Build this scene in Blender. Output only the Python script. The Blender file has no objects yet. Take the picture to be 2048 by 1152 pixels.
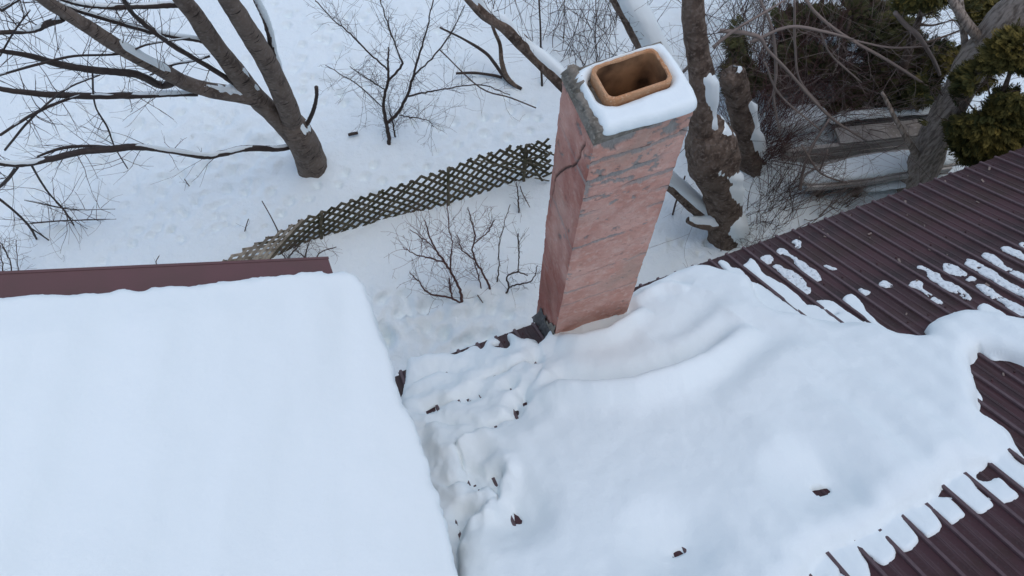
import bpy, math, random
import numpy as np
from mathutils import Matrix, Vector

# ------------------------------------------------------------------ camera, sky, sun, exposure
SC = bpy.context.scene
COL = SC.collection
CAMZ = 9.0                                   # metres above the snowy ground
TH, RO, FPX = math.radians(65.31), math.radians(-2.18), 1639.8
c_, s_ = math.cos(TH), math.sin(TH)
_R = np.array([1, 0, 0.]); FW = np.array([0, c_, -s_]); _D = np.array([0, -s_, -c_])
RT = math.cos(RO)*_R + math.sin(RO)*_D
DN = -math.sin(RO)*_R + math.cos(RO)*_D
cam_d = bpy.data.cameras.new('camera')
cam_d.sensor_width = 36; cam_d.lens = FPX/2048*36
cam_d.clip_start = 0.05; cam_d.clip_end = 2000
cam = bpy.data.objects.new('camera', cam_d); COL.objects.link(cam)
m = Matrix.Identity(4)
for i in range(3):
    m[i][0] = RT[i]; m[i][1] = -DN[i]; m[i][2] = -FW[i]
m[2][3] = CAMZ
cam.matrix_world = m
SC.camera = cam

SUN_EL, SUN_AZ = math.radians(78), math.radians(110)
world = bpy.data.worlds.new('World'); SC.world = world; world.use_nodes = True
wn = world.node_tree.nodes; wl = world.node_tree.links
sky = wn.new('ShaderNodeTexSky'); sky.sky_type = 'NISHITA'; sky.sun_disc = False
sky.sun_elevation = SUN_EL; sky.sun_rotation = SUN_AZ
sky.air_density = 1.0; sky.dust_density = 2.0; sky.ozone_density = 0.2
wl.new(sky.outputs[0], wn['Background'].inputs[0]); wn['Background'].inputs[1].default_value = 0.125
sun_d = bpy.data.lights.new('sun', 'SUN'); sun_d.energy = 0.5; sun_d.angle = math.radians(120)
sun_d.color = (1.0, 0.985, 0.945)
sun = bpy.data.objects.new('sun', sun_d); COL.objects.link(sun)
sdir = Vector((math.sin(SUN_AZ)*math.cos(SUN_EL), math.cos(SUN_AZ)*math.cos(SUN_EL), math.sin(SUN_EL)))
sun.rotation_euler = sdir.to_track_quat('Z', 'Y').to_euler()
sun.location = (0, 0, 30)
SC.view_settings.view_transform = 'Standard'; SC.view_settings.look = 'None'
SC.view_settings.exposure = 0.42; SC.view_settings.gamma = 1.0
SC.view_settings.use_curve_mapping = False

rng = np.random.default_rng(11)
random.seed(5)

# ------------------------------------------------------------------ survey helpers (photo point -> place in the yard)
C0 = np.array([0, 0, CAMZ])
def ray(u, v): return FW + RT*(u-1024)/FPX + DN*(v-576)/FPX
def atz(u, v, z=0.0):
    d = ray(u, v); return C0 + d*((z-CAMZ)/d[2])
def aty(u, v, y):
    d = ray(u, v); return C0 + d*(y/d[1])
def dist(p): return float((np.asarray(p)-C0) @ FW)
PSI, SL = math.radians(23.44), 0.70          # the house: heading, pitch of the ribbed roof
E_ = np.array([math.cos(PSI), math.sin(PSI), 0]); N_ = np.array([-math.sin(PSI), math.cos(PSI), 0])
P0 = np.array([.334, 2.293, CAMZ-5.93])
UPR = np.array([SL*N_[0], SL*N_[1], 1.0]); UPR_U = UPR/np.linalg.norm(UPR)
def roof_pt(e, n, h=0.0):
    e = np.asarray(e, float); n = np.asarray(n, float); h = np.asarray(h, float)
    return P0 + e[..., None]*E_ + n[..., None]*N_ + (-SL*n)[..., None]*np.array([0, 0, 1.]) + h[..., None]*UPR_U
def roof_en(u, v, h=0.0):
    p0 = P0 + UPR_U*h; d = ray(u, v)
    p = C0 + d*(((p0-C0) @ UPR)/(d @ UPR)) - p0
    return (p @ E_, p @ N_)
LS, LE, LZ = 0.60, -1.30, CAMZ-4.66          # side wing: pitch, eave position, eave height
UPL = np.array([LS*E_[0], LS*E_[1], 1.0]); UPL_U = UPL/np.linalg.norm(UPL)
PL0 = np.array([P0[0], P0[1], LZ]) + LE*E_
def left_pt(q, n, h=0.0):                     # q: distance uphill from the eave (plan), n: along the eave
    q = np.asarray(q, float); n = np.asarray(n, float); h = np.asarray(h, float)
    return PL0 - q[..., None]*E_ + n[..., None]*N_ + (LS*q)[..., None]*np.array([0, 0, 1.]) + h[..., None]*UPL_U
def left_qn(u, v, h=0.0):
    p0 = PL0 + UPL_U*h; d = ray(u, v)
    p = C0 + d*(((p0-C0) @ UPL)/(d @ UPL)) - p0
    return (-(p @ E_), p @ N_)

# ------------------------------------------------------------------ noise
def _hash(ix, iy, seed):
    seed = int(seed)
    h = (ix.astype(np.int64)*374761393 + iy.astype(np.int64)*668265263 + seed*982451653) & 0xffffffff
    h = ((h ^ (h >> 13))*1274126177) & 0xffffffff
    return ((h ^ (h >> 16)) & 0xffff)/65535.0
def vnoise(x, y, seed=0):
    x = np.asarray(x, float); y = np.asarray(y, float)
    ix = np.floor(x); iy = np.floor(y); fx = x-ix; fy = y-iy
    fx = fx*fx*fx*(fx*(fx*6-15)+10); fy = fy*fy*fy*(fy*(fy*6-15)+10)
    a = _hash(ix, iy, seed); b = _hash(ix+1, iy, seed); c = _hash(ix, iy+1, seed); d = _hash(ix+1, iy+1, seed)
    return (a*(1-fx)+b*fx)*(1-fy)+(c*(1-fx)+d*fx)*fy - .5
def fbm(x, y, seed=0, oct=4):
    t = 0; a = 1.0
    for k in range(oct):
        t = t + a*vnoise(x*2**k+17.3*k, y*2**k-9.1*k, seed+k); a *= .5
    return t
def smooth(a, b, x):
    t = np.clip((x-a)/(b-a), 0, 1); return t*t*(3-2*t)

# ------------------------------------------------------------------ polygons and signed distance
def chaikin(p, k=1):
    p = np.asarray(p, float)
    for _ in range(k):
        q = np.roll(p, -1, 0); p = np.stack([.75*p+.25*q, .25*p+.75*q], 1).reshape(-1, 2)
    return p
def sdf(poly, x, y):                          # negative inside
    d2 = np.full(x.shape, 1e9); ins = np.zeros(x.shape, bool)
    for a, b in zip(poly, np.roll(poly, -1, 0)):
        ex, ey = b-a; l = ex*ex+ey*ey+1e-12
        t = np.clip(((x-a[0])*ex+(y-a[1])*ey)/l, 0, 1)
        d2 = np.minimum(d2, (x-a[0]-t*ex)**2+(y-a[1]-t*ey)**2)
        if ey != 0:
            cr = ((a[1] > y) != (b[1] > y)) & (x < ex*(y-a[1])/ey + a[0]); ins ^= cr
    d = np.sqrt(d2); return np.where(ins, -d, d)
def linedist(pts, x, y):                      # signed distance to a polyline (left positive) and the run along it
    best = np.full(x.shape, 1e9); sg = np.zeros(x.shape); run = np.zeros(x.shape); L = 0
    tot = sum(np.linalg.norm(np.subtract(b, a)) for a, b in zip(pts[:-1], pts[1:]))
    for a, b in zip(pts[:-1], pts[1:]):
        ex, ey = b[0]-a[0], b[1]-a[1]; l = ex*ex+ey*ey+1e-12
        t = np.clip(((x-a[0])*ex+(y-a[1])*ey)/l, 0, 1)
        d = np.hypot(x-a[0]-t*ex, y-a[1]-t*ey); m_ = d < best
        best = np.where(m_, d, best); sg = np.where(m_, np.sign(ex*(y-a[1])-ey*(x-a[0])), sg)
        run = np.where(m_, (L+t*math.sqrt(l))/tot, run); L += math.sqrt(l)
    return best*sg, run

# ------------------------------------------------------------------ mesh building
class MB:
    def __init__(s): s.v = []; s.f = []; s.n = 0
    def add(s, V, F):
        V = np.asarray(V, float).reshape(-1, 3); s.v.append(V)
        for f in F: s.f.append([i+s.n for i in f])
        s.n += len(V)
    def box(s, o, ax, ay, az):                # corner-centred box: centre o, three half-axis vectors
        o, ax, ay, az = (np.asarray(t, float) for t in (o, ax, ay, az))
        V = [o+i*ax+j*ay+k*az for k in (-1, 1) for j in (-1, 1) for i in (-1, 1)]
        s.add(V, [(0,2,3,1), (4,5,7,6), (0,1,5,4), (2,6,7,3), (0,4,6,2), (1,3,7,5)])
    def tube(s, pts, rad, sides=6, cap=True, rough=0.0, seed=0):
        P = np.asarray(pts, float); k = len(P); rad = np.broadcast_to(np.asarray(rad, float), (k,))
        T = np.gradient(P, axis=0); T /= np.linalg.norm(T, axis=1)[:, None]+1e-9
        ref = np.array([0, 0, 1.]) if abs(T[0][2]) < .9 else np.array([1., 0, 0])
        A = np.cross(T[0], ref); A /= np.linalg.norm(A)
        th = np.arange(sides)*2*math.pi/sides; V = []; run = np.r_[0, np.cumsum(np.linalg.norm(np.diff(P, axis=0), axis=1))]
        for i in range(k):
            A = A-T[i]*(A @ T[i]); A /= np.linalg.norm(A)+1e-9; B = np.cross(T[i], A)
            r = rad[i]*np.ones(sides)
            if rough: r = r*(1+rough*2*(fbm(np.cos(th)*1.3+seed*7.1, np.sin(th)*1.3+run[i]*2.6, seed, 3)+.5*fbm(np.cos(th)*4+seed*3.7, np.sin(th)*4+run[i]*7, seed+50, 2)))
            V.append(P[i]+np.outer(np.cos(th)*r, A)+np.outer(np.sin(th)*r, B))
        F = []
        for i in range(k-1):
            for j in range(sides):
                a = i*sides+j; b = i*sides+(j+1) % sides; F.append((a, b, b+sides, a+sides))
        if cap:
            F.append(tuple(range(sides))[::-1]); F.append(tuple((k-1)*sides+j for j in range(sides)))
        s.add(np.concatenate(V), F)
    def build(s, name, mat, parent=None, smooth_=False, loc=None):
        V = np.concatenate(s.v) if s.v else np.zeros((0, 3))
        off = np.zeros(3)
        if parent is not None:
            p = parent
            while p is not None: off = off+np.array(p.location); p = p.parent
        elif loc is not None: off = np.asarray(loc, float)
        me = bpy.data.meshes.new(name); me.from_pydata((V-off).tolist(), [], s.f); me.update()
        if smooth_: me.polygons.foreach_set('use_smooth', [True]*len(me.polygons))
        if mat is not None: me.materials.append(mat)
        o = bpy.data.objects.new(name, me); COL.objects.link(o)
        if parent is not None: o.parent = parent
        elif loc is not None: o.location = tuple(off)
        return o
def quads_obj(name, V, Q, mat, parent=None, loc=None, smooth_=True, kind=None):
    """fast numpy mesh"""
    V = np.asarray(V, float); Q = np.asarray(Q, np.int32)
    off = np.zeros(3)
    if parent is not None:
        p = parent
        while p is not None: off = off+np.array(p.location); p = p.parent
    elif loc is not None: off = np.asarray(loc, float)
    me = bpy.data.meshes.new(name); k = Q.shape[1]
    me.vertices.add(len(V)); me.vertices.foreach_set('co', (V-off).astype(np.float32).ravel())
    me.loops.add(Q.size); me.loops.foreach_set('vertex_index', Q.ravel())
    me.polygons.add(len(Q)); me.polygons.foreach_set('loop_start', np.arange(0, Q.size, k, dtype=np.int32))
    me.polygons.foreach_set('use_smooth', np.full(len(Q), smooth_))
    me.update(calc_edges=True); me.validate()
    if mat is not None: me.materials.append(mat)
    o = bpy.data.objects.new(name, me); COL.objects.link(o)
    if parent is not None: o.parent = parent
    elif loc is not None: o.location = tuple(off)
    if kind: o['kind'] = kind
    return o
def thing(name, label, cat, loc=(0, 0, 0), group=None):
    o = bpy.data.objects.new(name, None); COL.objects.link(o); o.location = tuple(float(t) for t in loc)
    o.empty_display_size = .2
    return tag(o, label, cat, group)
def tag(o, label, cat, group=None, kind=None):
    o['label'] = label; o['category'] = cat
    if group: o['group'] = group
    if kind: o['kind'] = kind
    return o
def spline(pts, k=6):                         # Catmull-Rom through rows of any width
    P = np.asarray(pts, float)
    if len(P) < 3: 
        t = np.linspace(0, 1, k+1)[:, None]; return P[0]*(1-t)+P[-1]*t
    Q = np.vstack([2*P[0]-P[1], P, 2*P[-1]-P[-2]]); out = []
    for i in range(1, len(Q)-2):
        a, b, c, d = Q[i-1:i+3]
        for t in np.arange(k)/k:
            out.append(.5*(2*b+(c-a)*t+(2*a-5*b+4*c-d)*t*t+(3*b-a-3*c+d)*t**3))
    out.append(P[-1]); return np.array(out)

# ------------------------------------------------------------------ materials
def mat(name, base, rough=.7, spec=.3, metal=0.0, noise=None, bump=None, extra=None):
    """base colour varied by noise=(scale, other colour, low, high[, stretch]); bump=(scale, strength, dist)"""
    M = bpy.data.materials.new(name); M.use_nodes = True
    nt = M.node_tree; N = nt.nodes; L = nt.links; b = N['Principled BSDF']
    b.inputs['Roughness'].default_value = rough; b.inputs['Specular IOR Level'].default_value = spec
    b.inputs['Metallic'].default_value = metal
    b.inputs['Base Color'].default_value = (*base, 1)
    tc = N.new('ShaderNodeTexCoord')
    col = None
    for nz in (noise or []):
        sc, oc, lo, hi = nz[:4]; stretch = nz[4] if len(nz) > 4 else (1, 1, 1)
        mp = N.new('ShaderNodeMapping'); mp.inputs['Scale'].default_value = stretch
        if len(nz) > 5:
            mp.vector_type = 'TEXTURE'; mp.inputs['Rotation'].default_value = (0, 0, nz[5]); mp.inputs['Scale'].default_value = [1/t for t in stretch]
        L.new(tc.outputs['Object'], mp.inputs[0])
        t = N.new('ShaderNodeTexNoise'); t.inputs['Scale'].default_value = sc; t.inputs['Detail'].default_value = 6
        L.new(mp.outputs[0], t.inputs['Vector'])
        r = N.new('ShaderNodeMapRange'); r.inputs[1].default_value = lo; r.inputs[2].default_value = hi
        L.new(t.outputs['Fac'], r.inputs[0])
        mx = N.new('ShaderNodeMix'); mx.data_type = 'RGBA'
        if col is None: mx.inputs[6].default_value = (*base, 1)
        else: L.new(col, mx.inputs[6])
        mx.inputs[7].default_value = (*oc, 1); L.new(r.outputs[0], mx.inputs[0]); col = mx.outputs[2]
    if col is not None: L.new(col, b.inputs['Base Color'])
    prev = None
    for bp in (bump or []):
        sc, st, di = bp[:3]; stretch = bp[3] if len(bp) > 3 else (1, 1, 1)
        mp = N.new('ShaderNodeMapping'); mp.inputs['Scale'].default_value = stretch
        L.new(tc.outputs['Object'], mp.inputs[0])
        t = N.new('ShaderNodeTexNoise'); t.inputs['Scale'].default_value = sc; t.inputs['Detail'].default_value = 5
        L.new(mp.outputs[0], t.inputs['Vector'])
        bn = N.new('ShaderNodeBump'); bn.inputs['Strength'].default_value = st; bn.inputs['Distance'].default_value = di
        L.new(t.outputs['Fac'], bn.inputs['Height'])
        if prev is not None: L.new(prev, bn.inputs['Normal'])
        prev = bn.outputs[0]
    if prev is not None: L.new(prev, b.inputs['Normal'])
    if extra: extra(M, N, L, b, col)
    return M
def use_attr(name, other):                    # mix towards another colour where an attribute paints in caught light
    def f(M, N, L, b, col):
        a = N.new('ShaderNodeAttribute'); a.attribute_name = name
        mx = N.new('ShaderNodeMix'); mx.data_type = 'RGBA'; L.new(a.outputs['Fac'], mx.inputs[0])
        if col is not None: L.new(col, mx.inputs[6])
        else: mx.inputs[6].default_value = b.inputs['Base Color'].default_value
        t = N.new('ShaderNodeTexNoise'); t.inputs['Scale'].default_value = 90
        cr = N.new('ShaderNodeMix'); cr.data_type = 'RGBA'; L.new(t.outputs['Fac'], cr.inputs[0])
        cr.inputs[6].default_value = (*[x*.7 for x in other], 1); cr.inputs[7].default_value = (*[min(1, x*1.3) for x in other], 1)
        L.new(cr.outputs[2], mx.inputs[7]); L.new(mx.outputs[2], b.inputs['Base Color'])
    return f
def per_object(v=.25):
    def f(M, N, L, b, col):
        o = N.new('ShaderNodeObjectInfo'); h = N.new('ShaderNodeHueSaturation')
        r = N.new('ShaderNodeMapRange'); r.inputs[3].default_value = 1-v; r.inputs[4].default_value = 1+v
        L.new(o.outputs['Random'], r.inputs[0]); L.new(r.outputs[0], h.inputs['Value'])
        if col is not None: L.new(col, h.inputs['Color'])
        else: h.inputs['Color'].default_value = b.inputs['Base Color'].default_value
        L.new(h.outputs[0], b.inputs['Base Color'])
    return f
SNOW = mat('snow', (.765, .845, .858), .75, .25, bump=[(9, .12, .02), (55, .22, .008), (240, .4, .002)])
SNOW_G = mat('ground_snow', (.765, .86, .888), .8, .2, bump=[(11, .5, .05), (45, .5, .015)])
SNOW_T = mat('thin_snow', (.70, .765, .785), .6, .35, noise=[(45, (.46, .49, .51), .5, .72)], bump=[(60, .5, .006)])
ROOFM = mat('ribbed_metal', (.062, .027, .031), .48, .25, noise=[(3.5, (.040, .022, .018), .45, .7), (2, (.030, .017, .018), .55, .7, (1, 1, .5)), (5, (.034, .017, .018), .52, .66, (4, .3, .3), PSI), (7, (.085, .052, .056), .58, .72, (5, .22, .22), PSI), (60, (.066, .045, .05), .55, .8)], bump=[(5, .06, .02)], extra=use_attr('rib_light', (.105, .072, .078)))
TRIM = mat('trim_metal', (.125, .064, .066), .45, .28, noise=[(6, (.11, .062, .06), .4, .7)])
WALL = mat('siding', (.45, .43, .39), .8)
SOFF = mat('fascia_paint', (.05, .032, .03), .6)
def worn_stained(M, N, L, b, col):
    def over(prev, attr, mul):
        at = N.new('ShaderNodeAttribute'); at.attribute_name = attr
        mx = N.new('ShaderNodeMix'); mx.data_type = 'RGBA'; L.new(at.outputs['Fac'], mx.inputs[0]); L.new(prev, mx.inputs[6])
        return mx
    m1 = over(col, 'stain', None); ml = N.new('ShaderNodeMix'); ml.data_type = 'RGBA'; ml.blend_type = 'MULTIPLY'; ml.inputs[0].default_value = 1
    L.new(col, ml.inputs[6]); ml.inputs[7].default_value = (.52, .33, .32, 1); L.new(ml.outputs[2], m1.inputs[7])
    m2 = over(m1.outputs[2], 'worn', None)
    t = N.new('ShaderNodeTexNoise'); t.inputs['Scale'].default_value = 60; t.inputs['Detail'].default_value = 4
    cr = N.new('ShaderNodeMix'); cr.data_type = 'RGBA'; L.new(t.outputs['Fac'], cr.inputs[0])
    cr.inputs[6].default_value = (.20, .185, .17, 1); cr.inputs[7].default_value = (.42, .40, .37, 1)
    L.new(cr.outputs[2], m2.inputs[7])
    m3 = over(m2.outputs[2], 'crack', None); m3.inputs[7].default_value = (.075, .06, .055, 1); L.new(m3.outputs[2], b.inputs['Base Color'])
STUCCO = mat('stucco', (.59, .355, .29), .92, .15,
             noise=[(5, (.52, .28, .22), .42, .62), (26, (.62, .42, .35), .5, .72), (2.2, (.46, .31, .25), .5, .7), (75, (.40, .21, .16), .6, .75)],
             bump=[(150, .8, .005), (40, .6, .01)], extra=worn_stained)
CEMENT = mat('crown_cement', (.22, .20, .17), .95, .15, noise=[(14, (.12, .11, .09), .4, .65), (60, (.30, .28, .24), .5, .75)], bump=[(60, .7, .008)])
FLUE = mat('flue_clay', (.50, .29, .165), .85, .25, noise=[(9, (.43, .215, .105), .42, .65), (70, (.62, .42, .27), .55, .75)], bump=[(110, .5, .003)])
SOOT = mat('sooty_clay', (.46, .25, .125), .95, .1, noise=[(5, (.09, .05, .03), .4, .65)], bump=[(40, .3, .004)])
FLASH = mat('flashing', (.05, .05, .05), .6, .4, noise=[(20, (.13, .13, .125), .5, .7)], bump=[(30, .6, .01)])
BARK = mat('smooth_bark', (.165, .132, .108), .9, .2, noise=[(6, (.10, .078, .064), .45, .65), (30, (.22, .185, .16), .5, .75), (16, (.035, .027, .022), .60, .66, (.35, .35, 2.6))],
           bump=[(40, .8, .012), (9, .4, .02)])
BARKD = mat('wet_dark_bark', (.048, .036, .031), .7, .3, noise=[(12, (.06, .048, .042), .5, .7)], bump=[(50, .5, .006)])
BARKR = mat('rough_bark', (.17, .128, .10), .95, .1, noise=[(7, (.08, .058, .045), .42, .62), (26, (.25, .20, .165), .5, .72)], bump=[(26, 1.0, .05, (1, 1, .22)), (70, .9, .012, (1, 1, .5))])
BARKG = mat('grey_bark', (.36, .31, .265), .95, .1, noise=[(22, (.17, .14, .115), .42, .62, (1.6, 1.6, .3))], bump=[(34, 1.0, .02, (1.6, 1.6, .25))])
TWIG = mat('twig', (.080, .060, .052), .85, .2)
TWIGR = mat('red_twig', (.105, .058, .052), .8, .2)
TWIGL = mat('pale_twig', (.20, .165, .145), .85, .2)
LATT = mat('lattice_wood', (.115, .10, .07), .85, .2, noise=[(12, (.05, .05, .025), .4, .65), (40, (.12, .105, .08), .5, .75)], bump=[(50, .5, .003, (1, 1, .3))], extra=per_object(.3))
LATTL = mat('bleached_lattice', (.38, .34, .28), .85, .2, noise=[(14, (.2, .17, .13), .4, .65)], extra=per_object(.25))
PLANK = mat('grey_plank', (.44, .425, .40), .9, .15, noise=[(8, (.27, .25, .225), .42, .65, (.3, .3, 3)), (30, (.52, .50, .47), .55, .75)], bump=[(30, .6, .006, (.3, .3, 3))], extra=per_object(.2))
def foliage(name, a, b_):
    def f(M, N, L, b, col):
        at = N.new('ShaderNodeAttribute'); at.attribute_name = 'tone'
        mx = N.new('ShaderNodeMix'); mx.data_type = 'RGBA'; L.new(at.outputs['Fac'], mx.inputs[0])
        mx.inputs[6].default_value = (*a, 1); mx.inputs[7].default_value = (*b_, 1)
        L.new(mx.outputs[2], b.inputs['Base Color'])
    return mat(name, a, .75, .2, extra=f)
CEDAR = foliage('cedar_leaf', (.030, .036, .011), (.20, .16, .042))
CEDARD = foliage('dark_cedar_leaf', (.024, .032, .013), (.105, .10, .038))

# ------------------------------------------------------------------ ground: one snow sheet to the horizon
def axis(lo, hi, st, far, grow=1.35):
    a = list(np.arange(lo, hi+1e-6, st)); d = st; x = lo
    pre = []
    while x > -far: d *= grow; x -= d; pre.append(x)
    d = st; x = a[-1]; post = []
    while x < far: d *= grow; x += d; post.append(x)
    return np.array(pre[::-1]+a+post), len(pre), len(a)
gx, ox, kx = axis(-8.6, 8.6, .035, 400); gy, oy, ky = axis(1.6, 10.6, .035, 400)
GX, GY = np.meshgrid(gx, gy)
def base_z(X, Y):
    z = .05*fbm(X*.35, Y*.35, 3, 3)
    near = np.exp(-((X/25)**2+((Y-5)/25)**2))
    return z*near
near = np.exp(-((GX/12)**4+((GY-6)/9)**4))
GZ = base_z(GX, GY)
GZ += near*(.030*fbm(GX*2.2, GY*2.2, 21, 3) + .014*fbm(GX*9, GY*9, 31, 2) + .007*fbm(GX*21, GY*21, 35, 2)*smooth(-.1, .3, fbm(GX*.8, GY*.8, 37, 2)))
def gpix(pts): return [tuple(atz(u, v)[:2]) for u, v in pts]
# trodden, lumpy snow between the wings and along the upper yard
tr = chaikin(gpix([(740,560),(830,590),(1000,600),(1075,640),(1060,660),(800,760),(770,700),(750,620)]), 1)
lump = smooth(.12, -.12, sdf(tr, GX, GY))
GZ += lump*(.11*fbm(GX*2.6, GY*2.6, 41, 3)+.05*fbm(GX*7, GY*7, 45, 2))
for i_, (poly, a_) in enumerate([([(430,270),(580,230),(600,330),(470,360),(380,330)], .12), ([(0,330),(640,40),(700,200),(520,400),(180,520),(0,540)], .045), ([(850,240),(1100,200),(1100,290),(900,330)], .05), ([(560,0),(900,0),(900,200),(640,230)], .04)]):
    w_ = smooth(.25, -.25, sdf(chaikin(gpix(poly), 1), GX, GY))
    GZ += w_*a_*fbm(GX*5.5, GY*5.5, 51+i_, 3)
def dent(x, y, r, d, rim=.25):
    i0 = ox+int((x-3*r-gx[ox])/.035); i1 = i0+int(6*r/.035)+2
    j0 = oy+int((y-3*r-gy[oy])/.035); j1 = j0+int(6*r/.035)+2
    if i0 < ox or j0 < oy or i1 >= ox+kx or j1 >= oy+ky: return
    q = np.hypot(GX[j0:j1, i0:i1]-x, GY[j0:j1, i0:i1]-y)/r
    GZ[j0:j1, i0:i1] += -d*np.exp(-q**4)+rim*d*np.exp(-((q-1.5)/.45)**2)
tracks = [[(20,375),(180,300),(330,235),(470,130),(600,20)], [(60,470),(250,400),(420,320),(560,300)], [(200,520),(330,440),(480,380),(560,380)],
          [(640,40),(700,140),(780,220),(900,250),(1090,210)], [(620,200),(600,120),(640,60),(760,20)], [(880,60),(930,140),(1040,200)],
          [(700,420),(820,340),(960,280),(1090,240)], [(40,230),(200,160),(330,120)], [(560,420),(680,360),(760,330)], [(1340,480),(1400,500),(1450,480)]]
for tk in tracks:
    P = spline([[*q] for q in gpix(tk)], 10); L = np.r_[0, np.cumsum(np.linalg.norm(np.diff(P, axis=0), axis=1))]
    sidea = 1
    for t in np.arange(0, L[-1], .19):
        x = np.interp(t, L, P[:, 0]); y = np.interp(t, L, P[:, 1]); k = min(len(P)-2, int(np.searchsorted(L, t)))
        d = P[k+1]-P[k]; d /= np.linalg.norm(d)+1e-9; sidea *= -1
        dent(x-d[1]*.06*sidea+rng.normal(0, .025), y+d[0]*.06*sidea+rng.normal(0, .025), rng.uniform(.04, .06), rng.uniform(.04, .085), .04)
for _ in range(800):
    u, v = rng.uniform(0, 1120), rng.uniform(0, 480)
    p = atz(u, v); 
    if fbm(np.array([p[0]*.8]), np.array([p[1]*.8]), 77, 2)[0] > .09: dent(p[0], p[1], rng.uniform(.03, .055), rng.uniform(.02, .07), .04)
for _ in range(90):
    u, v = rng.uniform(760, 1060), rng.uniform(590, 700); p = atz(u, v); dent(p[0], p[1], rng.uniform(.05, .1), rng.uniform(.02, .06), .15)
# bank in the wild corner, hollow at the big trunk foot
for (u, v, r, h) in [(1600,240,.5,.35),(1560,420,.5,.16),(1480,330,.4,.2),(1660,420,.5,.05),(1540,300,.35,.25),(1780,230,.9,.25),(1400,470,.5,-.06),(1320,520,.5,.08)]:
    p = atz(u, v); GZ += h*np.exp(-((GX-p[0])**2+(GY-p[1])**2)/r**2)
rr = smooth(1.6, 4.0, GX)*smooth(3.5, 5, GY)*near
GZ += rr*(.10*fbm(GX*2.4, GY*2.4, 61, 3))
def gz(x, y):
    i = min(len(gx)-1, max(0, int(np.searchsorted(gx, x)))); j = min(len(gy)-1, max(0, int(np.searchsorted(gy, y)))); return float(GZ[j, i])
nx, ny = len(gx), len(gy)
idx = np.arange(nx*ny).reshape(ny, nx)
Q = np.stack([idx[:-1, :-1], idx[:-1, 1:], idx[1:, 1:], idx[1:, :-1]], -1).reshape(-1, 4)
ground = quads_obj('ground', np.stack([GX, GY, GZ], -1).reshape(-1, 3), Q, SNOW_G, kind='structure')

# ------------------------------------------------------------------ house
house = thing('house', 'L-shaped house with a snow covered wing and a brown ribbed metal roof', 'house', (P0[0], P0[1], 0))
def obox(e0, e1, n0, n1, z0, z1, mb):
    o = np.array([P0[0], P0[1], 0])+E_*(e0+e1)/2+N_*(n0+n1)/2; o[2] = (z0+z1)/2
    mb.box(o, E_*(e1-e0)/2, N_*(n1-n0)/2, np.array([0, 0, (z1-z0)/2]))
EAVE_N, RIDGE_N, R_E0, R_E1 = .245, -3.6, -1.24, 8.4
w = MB(); obox(-1.5, 8.1, -7.2, 0.0, -.3, 2.86, w); w.build('wall', WALL, house)
w = MB(); obox(-6.3, -1.5, -7.0, .22, -.3, LZ-.22, w); w.build('wall', WALL, house)
def slab(pa, pb, pc, pd, t, mb):              # four top corners and a thickness straight down
    V = [pa, pb, pc, pd]; V = V+[np.asarray(p)-[0, 0, t] for p in V]
    mb.add(V, [(0,1,2,3), (7,6,5,4), (0,4,5,1), (1,5,6,2), (2,6,7,3), (3,7,4,0)])
w = MB()
slab(roof_pt(R_E0, EAVE_N-.015, -.012), roof_pt(R_E1, EAVE_N-.015, -.012), roof_pt(R_E1, RIDGE_N, -.012), roof_pt(R_E0, RIDGE_N, -.012), .12, w)
back = roof_pt(R_E0, RIDGE_N, -.012); b2 = roof_pt(R_E1, RIDGE_N, -.012); dz = N_*-3.85+np.array([0, 0, -SL*3.85])
slab(back, b2, b2+dz, back+dz, .12, w)
roof = w.build('roof', SOFF, house)
# one ribbed sheet per pan, copied along the eave
PITCH = .1591
def pan_profile():
    p = PITCH
    return [(0, .0), (.006, .001), (.012, .017), (.030, .017), (.036, .001), (.040, 0), (.088, 0), (.092, .0035), (.104, .0035), (.108, 0), (p+.002, 0)]
def ribbed(e0):
    prof = pan_profile(); ns = np.linspace(EAVE_N, RIDGE_N, 14); V = []
    for n in ns:
        wob = .0012*math.sin(n*5.1)
        for (x, h) in prof: V.append(roof_pt(e0+x, n, h+wob))
    k = len(prof); F = [(i*k+j, i*k+j+1, (i+1)*k+j+1, (i+1)*k+j) for i in range(len(ns)-1) for j in range(k-1)]
    F = [f[::-1] for f in F]
    b0 = len(V)                              # turned-down drip edge at the eave
    for (x, h) in prof: V.append(roof_pt(e0+x, EAVE_N, min(h, .001)-.012))
    F += [(j, j+1, b0+j+1, b0+j) for j in range(k-1)]
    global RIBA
    RIBA = [1.0 if (2 <= i % k <= 3 and i < b0) else (.25 if (7 <= i % k <= 8 and i < b0) else 0.0) for i in range(len(V))]  # rib tops painted lighter for the sky light they catch
    mb = MB(); mb.add(V, F); return mb
RIB0 = (roof_en(1988, 315)[0]-.021) - PITCH*math.floor((roof_en(1988, 315)[0]-.021-R_E0)/PITCH)
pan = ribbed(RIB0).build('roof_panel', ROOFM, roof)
ra_ = pan.data.attributes.new('rib_light', 'FLOAT', 'POINT'); ra_.data.foreach_set('value', np.array(RIBA, np.float32))
npan = int((R_E1-RIB0)/PITCH)-1
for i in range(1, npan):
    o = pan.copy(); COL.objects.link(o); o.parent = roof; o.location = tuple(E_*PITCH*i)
mb = MB()
for i in range(npan):
    for n in (.17, -.42, -1.0, -1.6, -2.2):
        p = roof_pt(RIB0+PITCH*i+.064+.004*math.sin(i*2.1), n+.01*math.sin(i*3.3), .004); mb.box(p, E_*.005, N_*.005, UPR_U*.004)
mb.build('screws', ROOFM, roof)['kind'] = 'stuff'
mb = MB()
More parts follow.
